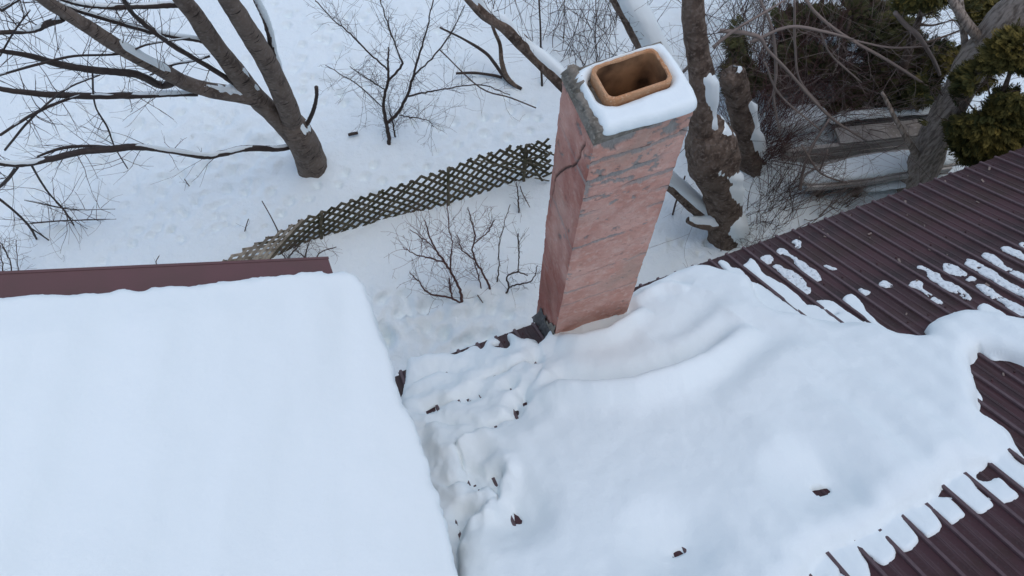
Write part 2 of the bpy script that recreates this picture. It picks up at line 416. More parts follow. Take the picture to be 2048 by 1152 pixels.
for _ in range(46):
    e = rng.uniform(2.2, 6.2); n = rng.uniform(-1.6, .2); p = roof_pt(e, n, .006); a_ = rng.uniform(0, 6.28); d_ = (E_*math.cos(a_)+N_*math.sin(a_))*rng.uniform(.005, .02)
    mb.box(p, d_, np.cross(d_, [0, 0, 1])*rng.uniform(.2, .6), np.array([0, 0, .003]))
tag(mb.build('roof_litter', TWIGL), 'pale seed husks and twig bits scattered over the bare ribbed roof', 'litter', kind='stuff')
# side wing roof (snow covered) with its rake trim
L_Q1 = 2.75; L_N0, L_N1 = -7.2, .47
w = MB()
slab(left_pt(0.02, L_N1-.02, -.01), left_pt(L_Q1, L_N1-.02, -.01), left_pt(L_Q1, L_N0, -.01), left_pt(.02, L_N0, -.01), .16, w)
ra = left_pt(L_Q1, L_N1-.02, -.01); rb = left_pt(L_Q1, L_N0, -.01); dd = -E_*2.75+np.array([0, 0, -LS*2.75])
slab(rb, ra, ra+dd, rb+dd, .16, w)
lroof = w.build('roof', SOFF, house)
w = MB()                                      # rake trim: flat cap with a small raised hem and a face board
def lstrip(q0, q1, n0, n1, h0, h1, mb):
    V = [left_pt(q, n, h) for q in (q0, q1) for n in (n0, n1) for h in (h0, h1)]
    mb.add(V, [(0,1,3,2), (4,6,7,5), (0,4,5,1), (2,3,7,6), (0,2,6,4), (1,5,7,3)])
qn = left_qn(655, 519); tq0 = qn[0]
lstrip(tq0, L_Q1-.004, .28, qn[1]-.004, .0, .012, w)
rake = w.build('rake_trim', TRIM, lroof)
w = MB(); lstrip(tq0-.003, L_Q1, qn[1]-.004, qn[1]+.012, -.15, .016, w); w.build('face_board', TRIM, lroof)

# ------------------------------------------------------------------ snow fields on the roofs
def snow_field(name, pt, bounds, step, holes_poly, height, mat_, label, cat, group=None, closed=False, jag=.006, seed=0, loc=None):
    (a0, a1), (b0, b1) = bounds
    A, B = np.meshgrid(np.arange(a0, a1+step, step), np.arange(b0, b1+step, step))
    polys, holes = holes_poly
    S = np.full(A.shape, 1e9)
    for p in polys: S = np.minimum(S, sdf(p, A, B))
    for h in holes: S = np.maximum(S, -sdf(h, A, B))
    S = S + jag*2*fbm(A*14, B*14, seed+5, 3)
    gb, ga = np.gradient(S, step)
    gl = np.maximum(np.hypot(ga, gb), .35)
    out = (S > 0) & (S < step*1.6)
    A2 = np.where(out, A-ga/gl**2*S, A); B2 = np.where(out, B-gb/gl**2*S, B)
    H = np.where(S < 0, height(A, B, np.maximum(-S, 0)), 0.0)
    ok = S < step*1.35
    idx = np.arange(A.size).reshape(A.shape)
    cell = ok[:-1, :-1] & ok[1:, :-1] & ok[:-1, 1:] & ok[1:, 1:]
    cell &= (S[:-1, :-1] < 0) | (S[1:, :-1] < 0) | (S[:-1, 1:] < 0) | (S[1:, 1:] < 0)
    Q = np.stack([idx[:-1, :-1], idx[:-1, 1:], idx[1:, 1:], idx[1:, :-1]], -1)[cell]
    P = pt(A2, B2, H+.002)
    used, inv = np.unique(Q, return_inverse=True); Q = inv.reshape(Q.shape)
    V = P.reshape(-1, 3)[used]
    c = V.mean(0)
    d1 = np.cross(V[Q[0][1]]-V[Q[0][0]], V[Q[0][2]]-V[Q[0][0]])
    if d1[2] < 0: Q = Q[:, ::-1]
    if closed:
        Vb = pt(A2, B2, np.zeros_like(H)-.004).reshape(-1, 3)[used]; k = len(V)
        ed = np.concatenate([Q[:, [0, 1]], Q[:, [1, 2]], Q[:, [2, 3]], Q[:, [3, 0]]])
        key = set(map(tuple, ed.tolist())); bd = [(a, b) for a, b in key if (b, a) not in key]
        side = np.array([[b, a, a+k, b+k] for a, b in bd])
        V = np.concatenate([V, Vb]); Q = np.concatenate([Q, Q[:, ::-1]+k, side])
    o = quads_obj(name, V, Q, mat_, loc=c if loc is None else loc)
    return tag(o, label, cat, group)
def lip(d, w, T): 
    t = np.clip(d/w, 0, 1); return T*np.sqrt(np.maximum(1-(1-t)**2, 0))
def rpoly(px, k=1): return chaikin([roof_en(u, v) for u, v in px], k)
MAIN = [(1262,602),(1275,585),(1300,570),(1340,554),(1380,541),(1404,536),(1422,535),(1436,545),(1450,556),(1464,560),(1452,545),(1440,532),(1434,526),(1440,521),(1450,522),(1460,530),(1463,536),(1478,537),(1490,548),(1497,558),(1503,565),(1520,568),(1535,580),(1560,600),(1596,628),(1580,616),(1550,588),(1525,566),(1495,542),(1482,535),(1497,525),(1500,517),(1515,527),(1522,540),(1530,552),(1545,556),(1560,566),(1580,578),(1600,595),(1612,607),(1613,612),(1605,612),(1620,611),(1635,613),(1646,622),(1640,612),(1630,603),(1645,602),(1665,603),(1680,613),(1700,628),(1725,644),(1745,656),(1720,634),(1695,615),(1683,601),(1690,592),(1702,589),(1714,596),(1728,611),(1732,622),(1745,636),(1760,650),(1780,665),(1795,678),(1820,684),(1832,685),(1850,682),(1853,676),(1850,668),(1846,663),(1860,655),(1875,645),(1905,630),(1908,626),(1925,623),(1945,628),(1968,636),(1955,622),(1954,611),(1968,607),(1985,615),(2005,625),(2017,634),(2010,640),(2006,645),(2020,650),(2048,648),(2110,655),(2180,690),(2180,790),(2100,760),(2048,735),(2030,727),(2005,722),(1985,722),(1975,716),(1952,707),(1956,717),(1948,726),(1937,730),(1943,742),(1947,765),(1955,780),(1962,790),(1966,800),(1962,805),(1957,828),(1960,842),(1990,848),(2010,857),(2022,873),(2035,898),(2048,915),(2100,960),(2160,1040),(2110,1020),(2048,980),(2030,968),(2010,955),(2000,945),(1990,935),(1972,928),(1970,938),(1960,945),(1953,952),(1956,960),(1970,964),(1982,962),(1990,957),(2000,957),(2010,966),(2022,980),(2036,990),(2032,998),(2018,1005),(2005,1009),(1998,1007),(1985,997),(1965,980),(1942,962),(1955,978),(1972,993),(1985,1008),(1986,1013),(1978,1018),(1965,1027),(1958,1029),(1945,1022),(1925,1010),(1905,992),(1882,975),(1881,985),(1875,993),(1878,998),(1890,995),(1900,998),(1915,1010),(1930,1026),(1931,1035),(1920,1042),(1908,1050),(1900,1051),(1890,1044),(1866,1024),(1875,1036),(1884,1050),(1884,1056),(1878,1066),(1860,1076),(1852,1077),(1840,1066),(1822,1050),(1806,1038),(1815,1050),(1832,1070),(1836,1078),(1832,1090),(1820,1102),(1808,1106),(1798,1100),(1785,1088),(1772,1077),(1784,1092),(1790,1100),(1792,1110),(1785,1122),(1770,1133),(1762,1131),(1745,1120),(1712,1097),(1725,1112),(1738,1130),(1741,1145),(1740,1160),(1700,1190),(1675,1130),(1690,1200),(1600,1260),(1300,1330),(930,1330),(860,1130),(815,980),(800,860),(800,800),(812,768),(814,745),(816,728),(830,722),(860,721),(890,714),(908,715),(930,708),(945,696),(956,695),(966,703),(975,683),(990,678),(1002,686),(1001,692),(988,692),(988,699),(1004,703),(1020,704),(1022,690),(1012,676),(1020,673),(1032,678),(1042,684),(1050,692),(1062,688),(1077,686),(1080,697),(1092,692),(1100,678),(1115,670),(1150,650),(1200,632),(1235,622),(1252,616)]
HOLES = [[(1028,1024),(1038,1032),(1048,1046),(1040,1050),(1029,1049)], [(1620,982),(1640,979),(1656,977),(1661,985),(1655,995),(1643,1002),(1630,997)],
         [(1338,1114),(1350,1105),(1364,1102),(1371,1105),(1360,1113),(1347,1117)], [(1012,782),(1018,776),(1029,780),(1018,784)],
         [(1045,797),(1050,796),(1054,817),(1047,811)], [(1030,820),(1035,815),(1039,832),(1032,836)], [(848,826),(866,818),(880,813),(876,819),(858,828)],
         [(928,802),(940,797),(956,795),(948,800),(936,804)], [(946,958),(951,968),(956,985),(950,980)], [(920,1046),(923,1040),(930,1036),(927,1044)], [(1070,732),(1074,726),(1079,730)],
         [(2022,906),(2032,909),(2060,928),(2100,955),(2080,950),(2048,931),(2030,919)],[(1660,628),(1672,625),(1676,628),(1664,632)]]
THICK = [(1262,606),(1280,590),(1310,575),(1350,560),(1400,545),(1440,552),(1470,562),(1503,566),(1508,590),(1520,618),(1545,637),(1580,643),(1620,640),(1680,646),(1740,660),(1790,680),(1850,690),(1856,678),(1852,666),(1880,646),(1915,630),(1960,640),(2048,655),(2120,670),(2180,700),(2180,780),(2048,730),(1980,716),(1950,715),(1940,740),(1958,785),(1958,835),(1990,850),(2020,875),(2030,900),(2005,905),(1985,922),(1960,935),(1940,948),(1915,955),(1890,975),(1868,990),(1850,1010),(1815,1020),(1790,1035),(1770,1052),(1735,1065),(1705,1085),(1672,1100),(1650,1120),(1620,1150),(1560,1250),(1200,1330),(930,1330),(915,1180),(922,1090),(945,1048),(985,1030),(1002,1010),(1000,985),(1012,962),(990,958),(960,958),(935,935),(918,908),(965,870),(1000,858),(1046,836),(1056,815),(1052,795),(1075,783),(1090,765),(1095,742),(1088,722),(1080,705),(1090,690),(1110,668),(1160,640),(1210,622),(1250,612)]
tp = rpoly(THICK, 2)
def rl(px): return [roof_en(u, v) for u, v in px]
CREASE = [(rl([(1040,800),(1120,790),(1200,800),(1270,798),(1340,778),(1400,745),(1450,705),(1490,670)]), .085, .11),
          (rl([(1125,690),(1170,700),(1215,692),(1255,665),(1285,640)]), .055, .075),
          (rl([(1262,622),(1290,608),(1320,592),(1350,590),(1385,600)]), .05, .035),
          (rl([(1330,720),(1380,690),(1430,650),(1450,620)]), .09, .03),
          (rl([(1420,830),(1480,780),(1560,720),(1640,700)]), .12, .025),
          (rl([(1510,860),(1600,930),(1680,1010),(1740,1060)]), .07, .016),
          (rl([(1620,800),(1720,860),(1800,930),(1860,990)]), .07, .016),
          (rl([(1700,760),(1820,830),(1900,900),(1950,945)]), .07, .014)]
LEDGE = [(rl([(1078,732),(1040,742),(1000,750),(978,756),(965,765)]), .05), (rl([(960,797),(930,798),(900,808),(870,818),(845,832)]), .06), (rl([(1050,832),(1010,850),(975,862),(962,872)]), .06),
         (rl([(920,905),(925,925),(930,945),(945,960),(955,985)]), .045), (rl([(892,985),(905,990),(940,975),(985,985),(1000,1000),(998,1030)]), .04), (rl([(1015,965),(1000,955),(985,958),(975,966)]), .03),
         (rl([(925,1046),(950,1035),(985,1030)]), .035), (rl([(922,1100),(925,1075),(940,1052),(970,1045)]), .03), (rl([(812,790),(840,775),(880,752),(905,752)]), .02), (rl([(860,870),(880,862),(920,862)]), .02)]
HP = [rpoly(h_, 1) for h_ in HOLES]
def main_h(A, B, d):
    n1 = fbm(A*1.1, B*1.1, 101, 2); n2 = fbm(A*4, B*4, 111, 3)
    dh = np.min([sdf(h_, A, B) for h_ in HP], 0); hf = smooth(-.01, .30, dh)
    hs = smooth(0, .05, dh)
    nj = fbm(A*11, B*11, 117, 3)
    left = smooth(.12, -.25, A)*smooth(-2.3, -1.6, B+.4*A)      # settled slabs lying beside the wing
    left = left*(1-smooth(-.04, .16, -sdf(tp, A, B)))
    h = lip(d, .022, (.016+.007*n2+.006*nj)*(.45+.55*hs)) + left*lip(d, .09, .048+.075*fbm(A*2.9, B*2.9, 119, 3)+.014*nj)*(.25+.75*smooth(0, .09, dh))
    ds = -sdf(tp, A, B) + .03*n2 + .02*nj*left
    T = .125 + .04*n1
    h = h + np.where(ds > 0, lip(np.maximum(ds, 0), .13-.05*left, 1)*T*(.10+.90*hf), 0)
    # snow sagging between the ribs shows near the lower edge
    ph = (A-RIB0-.021)/PITCH*2*math.pi
    sag = smooth(-.55, -1.3, B+.25*(A-2))*smooth(0, .1, d)
    h = h + (.0045*sag*(1-smooth(.1, .55, ds)))*(-np.cos(ph)) * smooth(.01, .05, d)
    inner = smooth(.02, .15, ds)
    for pl, w_, a_ in CREASE:
        q, r = linedist(pl, A, B); e = np.sin(np.clip(r, 0, 1)*math.pi)**.6
        h = h - inner*a_*e*(q/w_)*np.exp(-.5*(q/w_)**2)*2.1
    for pl, a_ in LEDGE:
        q, r = linedist(pl, A, B); e = np.sin(np.clip(r, .02, .98)*math.pi)**.5
        qq = q+.022*n2+.012*nj
        h = h - e*(.038*np.exp(-(qq/.09)**2)*(qq > 0)+a_*.75*np.exp(-((qq-.004)/.011)**2))*(d > .004)
        h = h + e*.014*np.exp(-((qq+.05)/.045)**2)*(d > .03)
    h = h + (.003+.012*left)*n2*smooth(.0, .15, d) + smooth(.0,.1,d)*.03*fbm(A*3.3, B*3.3, 131, 3)*left
    h = h + .0015*fbm(A*26, B*26, 141, 2)*smooth(.01, .05, d) + .020*fbm((A*.3+B)*1.1, A*1.9-B*.6, 143, 1)*inner
    return np.maximum(h, np.minimum(d*.4, .012))
snow_field('roof_snow', roof_pt, ((-1.5, 5.1), (-3.1, .26)), .0125, ([rpoly(MAIN)], [rpoly(h, 1) for h in HOLES]), main_h, SNOW,
           'big thick snow drift sliding down the ribbed roof around the chimney foot', 'snow', seed=1, jag=.004)
PATCH = [
 ([(1584,485),(1590,478),(1600,480),(1605,485),(1603,497),(1590,497),(1588,490)], 'small square lump of snow nearest the eave, right of the tree foot'),
 ([(1552,500),(1560,496),(1575,501),(1590,514),(1605,525),(1628,540),(1642,555),(1644,562),(1632,563),(1612,552),(1595,535),(1585,518),(1568,510),(1554,508)], 'long club shaped snow strip just below the small square lump by the eave'),
 ([(1517,518),(1530,508),(1545,511),(1551,520),(1540,531),(1525,526)], 'round snow patch near the eave above the big drift fingers'),
 ([(1544,534),(1555,530),(1570,536),(1590,545),(1610,560),(1620,580),(1618,590),(1610,592),(1590,578),(1570,560),(1562,547)], 'leaf shaped snow strip touching the tip of the round patch'),
 ([(1646,533),(1655,530),(1675,536),(1678,541),(1665,543)], 'tiny thin snow sliver alone, right of the club shaped strip'),
 ([(1716,582),(1725,578),(1738,583),(1740,590),(1728,591)], 'small oval snow patch just above a rounded finger of the big drift'),
 ([(1757,565),(1768,560),(1785,568),(1788,576),(1775,576),(1760,572)], 'small notched snow patch to the right of the small oval one'),
 ([(1814,570),(1832,562),(1845,567),(1850,580),(1870,595),(1886,605),(1880,608),(1862,603),(1845,587),(1835,580),(1817,576)], 'tadpole shaped snow strip with round head in the middle of bare metal'),
 ([(1832,534),(1850,535),(1870,544),(1882,550),(1888,562),(1910,570),(1935,588),(1942,600),(1925,596),(1895,583),(1870,565),(1853,555),(1855,548)], 'long jagged snow strip with bent upper end next to the tadpole shaped strip'),
 ([(1880,525),(1895,526),(1915,535),(1935,547),(1938,555),(1920,552),(1895,548),(1885,538)], 'short ragged grainy snow strip above the long jagged bent strip'),
 ([(1930,518),(1940,517),(1960,524),(1980,540),(2010,556),(2048,580),(2100,610),(2100,640),(2048,597),(2020,585),(1990,565),(1960,547),(1935,535),(1930,528)], 'longest wide straight snow strip with blunt square upper end'),
 ([(1963,509),(1972,507),(1990,514),(2010,530),(2030,540),(2060,555),(2110,585),(2110,600),(2048,562),(2020,550),(1995,535),(1970,522)], 'narrow tapering snow strip lying right above the longest wide strip'),
 ([(1999,500),(2005,492),(2018,496),(2048,510),(2090,530),(2090,545),(2048,525),(2020,510)], 'second highest snow strip at the right edge of the ribbed roof'),
 ([(2040,490),(2048,485),(2090,505),(2090,520),(2048,497)], 'highest snow strip, barely entering at the right edge of the ribbed roof'),
 ([(1952,570),(1965,567),(1980,575),(2000,590),(2025,605),(2048,615),(2110,650),(2100,665),(2048,635),(2020,625),(2000,605),(1975,592),(1960,582)], 'broken grainy snow strip just uphill of the white lump at the right edge'),
 ([(1928,560),(1940,555),(1951,560),(1940,564)], 'tiny crumb of snow at the upper tip of the broken grainy strip')]
for i, (px, lab) in enumerate(PATCH):
    P = rpoly(px, 1); lo = P.min(0)-.03; hi = P.max(0)+.03
    def ph_(A, B, d, i=i): return lip(d, .020, .009+.006*fbm(A*9, B*9, 201+i, 3))*(1+.6*fbm(A*30, B*30, 231+i, 2))-.014*smooth(.34, .5, fbm(A*24, B*24, 261+i, 4))
    snow_field('snow_patch', roof_pt, ((lo[0], hi[0]), (lo[1], hi[1])), .006, ([P], []), ph_, SNOW_T, lab, 'snow patch', 'thin snow patches left on the ribbed roof', seed=20+i, jag=.014)
LEFT = [(-60,594),(0,588),(147,577),(283,571),(396,562),(509,550),(600,540),(656,536),(707,548),(736,574),(750,624),(758,658),(778,705),(792,738),(798,783),(815,828),(832,859),(843,902),(866,941),(863,953),(869,981),(888,1026),(900,1060),(915,1130),(922,1160),(945,1260),(980,1400)]
LP = [left_qn(u, v, .115 if i < 8 else .07) for i, (u, v) in enumerate(LEFT)]
LP = chaikin(LP+[(2.72, LP[-1][1]), (2.72, LP[0][1])], 2)
def left_h(A, B, d):
    h = lip(d, .075, .155+.03*fbm(A*.9, B*.9, 301, 3))
    st = fbm((A+.35*B)*2.2, (B-.2*A)*.5, 311, 3)
    return h + smooth(.02, .3, d)*(.05*st+.045*fbm(A*.7+B*.5, B*.9, 313, 2)+.007*fbm(A*5, B*5, 321, 2)+.0022*fbm(A*24, B*24, 325, 2)) + .006*fbm(A*22, B*22, 331, 2)*smooth(.1, 0, d)*(d > .004)
snow_field('roof_snow', left_pt, ((-.45, 2.75), (-3.2, .5)), .016, ([LP], []), left_h, SNOW,
           'smooth unbroken snow blanket on the side wing with the brown trim above it', 'snow', closed=True, seed=3, jag=.012)

# ------------------------------------------------------------------ chimney
ZT = CAMZ-3.232
A0 = atz(1190, 275, ZT); B0 = atz(1395, 205, ZT); Cc = atz(1125, 140, ZT); G0 = B0+(Cc-A0)*.93
foot = (A0+B0+Cc+G0)/4; foot[2] = 0
chim = thing('chimney', 'tall weathered pink stucco chimney with a square clay flue on top', 'chimney', foot)
base_s = {0: np.array([-.03, 0, 0]), 1: np.array([.03, -.01, 0]), 2: np.array([0, 0, 0]), 3: np.array([.01, 0, 0])}
Htop, Hbase = ZT-.045, 0.0
CR = [A0, B0, G0, Cc]
def corner(i, z):
    t = (ZT-z)/2.6; return np.array([*(CR[i][:2]+base_s[[0, 1, 3, 2][i]][:2]*t), z])
# horizontal block joints showing through the stucco (depth below the top)
joints = [.10, .23, .40, .575, .75, .93, 1.15, 1.36, 1.58, 1.80, 2.02, 2.24]
strong = [.4, .5, 1.0, .50, .50, .30, .60, .15, .20, .35, .1, .15]
V, Q, W, ST, CK = [], [], [], [], []
nb = 0
zz = np.concatenate([np.linspace(Htop, CAMZ-6.3, 540), np.linspace(CAMZ-6.4, Hbase-.2, 30)])
for fi, (a, b) in enumerate([(0, 1), (1, 2), (2, 3), (3, 0)]):
    k = 104 if fi in (0, 3) else 24
    tt = np.linspace(0, 1, k)
    Pa = np.array([corner(a, z) for z in zz]); Pb = np.array([corner(b, z) for z in zz])
    P = Pa[:, None]*(1-tt)[None, :, None]+Pb[:, None]*tt[None, :, None]
    nrm = np.cross(Pb[0]-Pa[0], [0, 0, 1.]); nrm /= np.linalg.norm(nrm)
    Z = np.repeat(zz[:, None], k, 1); L = np.linalg.norm(Pb[0]-Pa[0]); X = np.repeat((tt*L)[None], len(zz), 0)+fi*3.1
    dep = ZT-Z
    D = .010*fbm(X*4, Z*4, 401, 4)+.005*fbm(X*16, Z*16, 405, 3)
    worn = np.zeros_like(Z); crack = np.zeros_like(Z); stain = .25*smooth(-.1, .4, fbm(X*3, Z*3, 495, 3))
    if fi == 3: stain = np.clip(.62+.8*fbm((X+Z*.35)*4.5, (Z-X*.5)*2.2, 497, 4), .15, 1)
    top = smooth(.34, .02, dep+.12*fbm(X*3, Z*9, 431, 3))
    n_ = fbm(X*11, Z*15, 411, 5)
    worn = np.maximum(worn, smooth(.10, .13, n_+.62*top-.50))
    worn = np.maximum(worn, smooth(.40, .43, fbm(X*15, Z*20, 415, 5)+.30*smooth(1.0, .25, dep)*(fi != 3)-.10)*.9)
    for j, (h_, st) in enumerate(zip(joints, strong)):
        if fi == 3: st = st*.35
        wob = .012*fbm(X*3+j*5, Z*0+j, 421, 3)
        q = dep-h_-wob
        part_ = smooth(-.15, .1, fbm(X*2.5+j*3.3, Z*0+j*2.1, 441, 2)+st*.45-.2)
        D -= part_*.011*np.exp(-(q/.007)**2)*min(1, st*1.5)
        crack = np.maximum(crack, part_*np.exp(-(q/.0062)**4)*min(1, .35+st)*smooth(-.35, .1, fbm(X*9, Z*0+j, 447, 3)))
        D += part_*.006*st*smooth(.0, -.02, q)*smooth(-.09, -.03, q)
        worn = np.maximum(worn, part_*smooth(.55, .68, np.exp(-((q-.014)/(.012+.018*st))**2)+.7*fbm(X*14, Z*40, 451+j, 4))*min(1, .3+st))
    course = np.searchsorted(np.array(joints), dep+.006*fbm(X*3, Z*0, 423, 2)); D += (.003*(_hash(course, course*0+fi, 9)-.5))
    D += .004*fbm(X*38, Z*38, 409, 2)
    if fi == 3:                               # long leaning crack and dark streaks on the side face
        xl = X-fi*3.1
        ck = (xl-(.04+.30*smooth(1.05, .15, dep)))+.02*fbm(Z*9, X*0, 461, 3)
        D -= .016*np.exp(-(ck/.007)**2)*smooth(.12, .2, dep)*smooth(1.3, 1.0, dep)
        crack = np.maximum(crack, np.exp(-(ck/.007)**2)*smooth(.12, .2, dep)*smooth(1.3, 1.0, dep))
        D += .007*fbm((X+Z*.5)*9, (Z-X*.5)*3, 471, 3)
    D -= .014*worn*(.4+.6*smooth(-.2, .3, n_))
    edge = smooth(.05, 0, tt)[None]+smooth(.95, 1, tt)[None]
    D = D*(1-edge)                            # faces meet at a common arris
    P = P+nrm*(D+0.0)[..., None]
    arr = .03*np.maximum(0, fbm(Z*11, X*0, 481, 4))
    ins = ((A0+B0+Cc+G0)/4-P); ins[..., 2] = 0
    P = P+ins*(edge*(.012+arr))[..., None]
    idx = np.arange(P.shape[0]*k).reshape(-1, k)+nb; nb += idx.size
    V.append(P.reshape(-1, 3)); W.append(worn.ravel()); ST.append(stain.ravel()); CK.append(crack.ravel())
    Q.append(np.stack([idx[:-1, :-1], idx[1:, :-1], idx[1:, 1:], idx[:-1, 1:]], -1).reshape(-1, 4))
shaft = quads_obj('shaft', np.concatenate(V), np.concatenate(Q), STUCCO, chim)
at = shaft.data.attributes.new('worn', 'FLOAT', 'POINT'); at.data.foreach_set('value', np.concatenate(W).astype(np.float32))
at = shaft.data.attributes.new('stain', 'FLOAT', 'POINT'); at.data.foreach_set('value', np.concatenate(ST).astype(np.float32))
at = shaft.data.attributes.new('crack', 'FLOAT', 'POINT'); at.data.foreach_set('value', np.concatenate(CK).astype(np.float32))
cen = (A0+B0+Cc+G0)/4
def top_uv(u, v): return A0+(B0-A0)*u+(Cc-A0)*v       # u along the front, v to the back
UB, VB = np.linalg.norm(B0-A0), np.linalg.norm(Cc-A0)
# rough mortar ridge along the left edge of the crown
for (v0, v1, u0, wd) in [(.02, .60, .052, .030), (.66, .97, .075, .045)]:
    mb = MB(); pts = [top_uv(u0+.008*math.sin(v*19), v)+np.array([0, 0, .006]) for v in np.linspace(v0, v1, 16)]
    mb.tube(pts, [wd*.8*(1+.25*math.sin(i*1.9)) for i in range(16)], 9, rough=.35, seed=int(v0*100)); mb.build('mortar_ridge', CEMENT, chim, True)
# flue
FZ = ZT+.074
fcen = atz(1264, 147, FZ); fe, fn = .178, .112
ea = (B0-A0)/UB; na = np.cross([0, 0, 1.], ea)
def rrect(he, hn, r, k=11):
    out = []
    for (sx, sy, a0) in ((1, 1, 0), (-1, 1, 90), (-1, -1, 180), (1, -1, 270)):
        for t in np.linspace(0, 90, k):
            a = math.radians(a0+t); out.append((sx*(he-r)+r*math.cos(a), sy*(hn-r)+r*math.sin(a)))
    return np.array(out)
def densify(p, m=3):
    q = np.roll(p, -1, 0); return np.concatenate([p+(q-p)*t/m for t in range(m)], 1).reshape(-1, 2)
def loft(loops, mb, close_last=False):
    k = len(loops[0]); V = np.concatenate(loops); F = []
    for i in range(len(loops)-1):
        for j in range(k): F.append((i*k+j, i*k+(j+1) % k, (i+1)*k+(j+1) % k, (i+1)*k+j))
    if close_last: F.append(tuple((len(loops)-1)*k+j for j in range(k)))
    mb.add(V, F)
wallt = .019
def floop(off, z, r0=.042, jz=0, jo=0, seed=0):
    p = rrect(fe-off, fn-off, max(r0-off, .02)); 
    seg = []
    q = np.roll(p, -1, 0)
    for a, b in zip(p, q):
        m_ = max(1, int(np.linalg.norm(b-a)/.012)); m_ = min(m_, 60)
        seg.append((a, b, m_))
    p = np.concatenate([[a+(b-a)*t/ m_ for t in range(m_)] for a, b, m_ in seg])
    return p
base_loop = floop(0, 0); kk = len(base_loop)
dirn = base_loop/np.linalg.norm(base_loop, axis=1)[:, None]
ang = np.arctan2(base_loop[:, 1], base_loop[:, 0])
def fl(scale_off, z, jz=0., jo=0., seed=0):
    sx = (fe-scale_off)/fe; sy = (fn-scale_off)/fn
    p = base_loop*np.array([sx, sy]); nz = fbm(base_loop[:, 0]*40, base_loop[:, 1]*40, seed, 3)
    p = p+dirn*(jo*nz)[:, None]
    P = fcen+p[:, :1]*ea+p[:, 1:]*na; P[:, 2] = z+jz*nz; return P
mb = MB()
loft([fl(0, ZT-.04), fl(0, FZ-.05, 0, .001, 3), fl(0, FZ-.007, 0, .002, 5), fl(.003, FZ, .006, .004, 6), fl(wallt*.5, FZ+.001, .007, 0, 8), fl(wallt-.003, FZ, .006, .005, 9), fl(wallt, FZ-.008, .003, .003, 10)], mb)
flue = mb.build('flue_liner', FLUE, chim, False)
mb = MB(); loft([fl(wallt, FZ-.0085, .003, .003, 10), fl(wallt, FZ-.12, 0, .001, 4), fl(wallt, FZ-.5), fl(wallt, FZ-1.6)], mb, True)
mb.build('flue_inside', SOOT, flue, True)
# crown: uneven cement cap, proud at the left side where mortar has broken away
k = 40; uu, vv = np.meshgrid(np.linspace(-.008, 1.008, k), np.linspace(-.01, .99, k))
hh = .012*fbm(uu*9, vv*9, 501, 3)+.018*smooth(.2, .02, uu)*smooth(-.3, .1, fbm(uu*6, vv*5, 505, 2))-.02*smooth(.06, 0, uu)
ed = np.minimum.reduce([uu+.008, 1.008-uu, vv+.01, .99-vv]); hh -= .03*smooth(.03, 0, ed)
Pt = A0+(B0-A0)*uu[..., None]+(Cc-A0)*vv[..., None]; Pt[..., 2] = ZT+hh
Pb = Pt.copy(); Pb[..., 2] = ZT-.06
idx = np.arange(k*k).reshape(k, k)
hol = (np.abs((Pt-fcen) @ ea) < fe-.012) & (np.abs((Pt-fcen) @ na) < fn-.012)
keep = ~(hol[:-1, :-1] | hol[1:, 1:] | hol[:-1, 1:] | hol[1:, :-1])
Q = [np.stack([idx[:-1, :-1], idx[:-1, 1:], idx[1:, 1:], idx[1:, :-1]], -1)[keep]]
ring = np.concatenate([idx[0, :-1], idx[:-1, -1], idx[-1, :0:-1], idx[:0:-1, 0]])
Q.append(np.stack([ring, ring+k*k, np.roll(ring, -1)+k*k, np.roll(ring, -1)], -1))
quads_obj('crown', np.concatenate([Pt.reshape(-1, 3), Pb.reshape(-1, 3)]), np.concatenate(Q), CEMENT, chim)
# snow cap round the flue
def top_plane(a, b, h):
    a = np.asarray(a, float); b = np.asarray(b, float); h = np.asarray(h, float)
    P = A0+a[..., None]*ea+b[..., None]*na; P = P.copy(); P[..., 2] = ZT+.004+h; return P
def top_ab(u, v, z): p = atz(u, v, z)-A0; return (p @ ea, p @ na)
CAP = [(1148,163),(1150,148),(1160,138),(1200,122),(1260,103),(1310,87),(1322,86),(1335,98),(1365,140),(1385,175),(1397,200),(1396,211),(1375,222),(1320,238),(1270,250),(1222,264),(1208,263),(1199,250),(1180,215),(1163,180),(1160,170)]
capP = chaikin([top_ab(u, v, ZT+.03) for u, v in CAP], 2)
off = np.array([(fcen-A0) @ ea, (fcen-A0) @ na])
holeP = rrect(fe+.004, fn+.004, .062)+off
gapP = rrect(fe+.012, fn-.01, .06)+off+np.array([-.018, -.004])
capS = lambda A, B, d: lip(d, .045, .055+.012*fbm(A*6, B*6, 601, 3))
cap = snow_field('chimney_snow', top_plane, ((-.06, UB+.06), (-.06, VB+.1)), .005, ([capP], [holeP, gapP]), capS, SNOW,
           'square cap of snow on the chimney top, ringing the orange flue', 'snow', closed=True, seed=9, jag=.003)
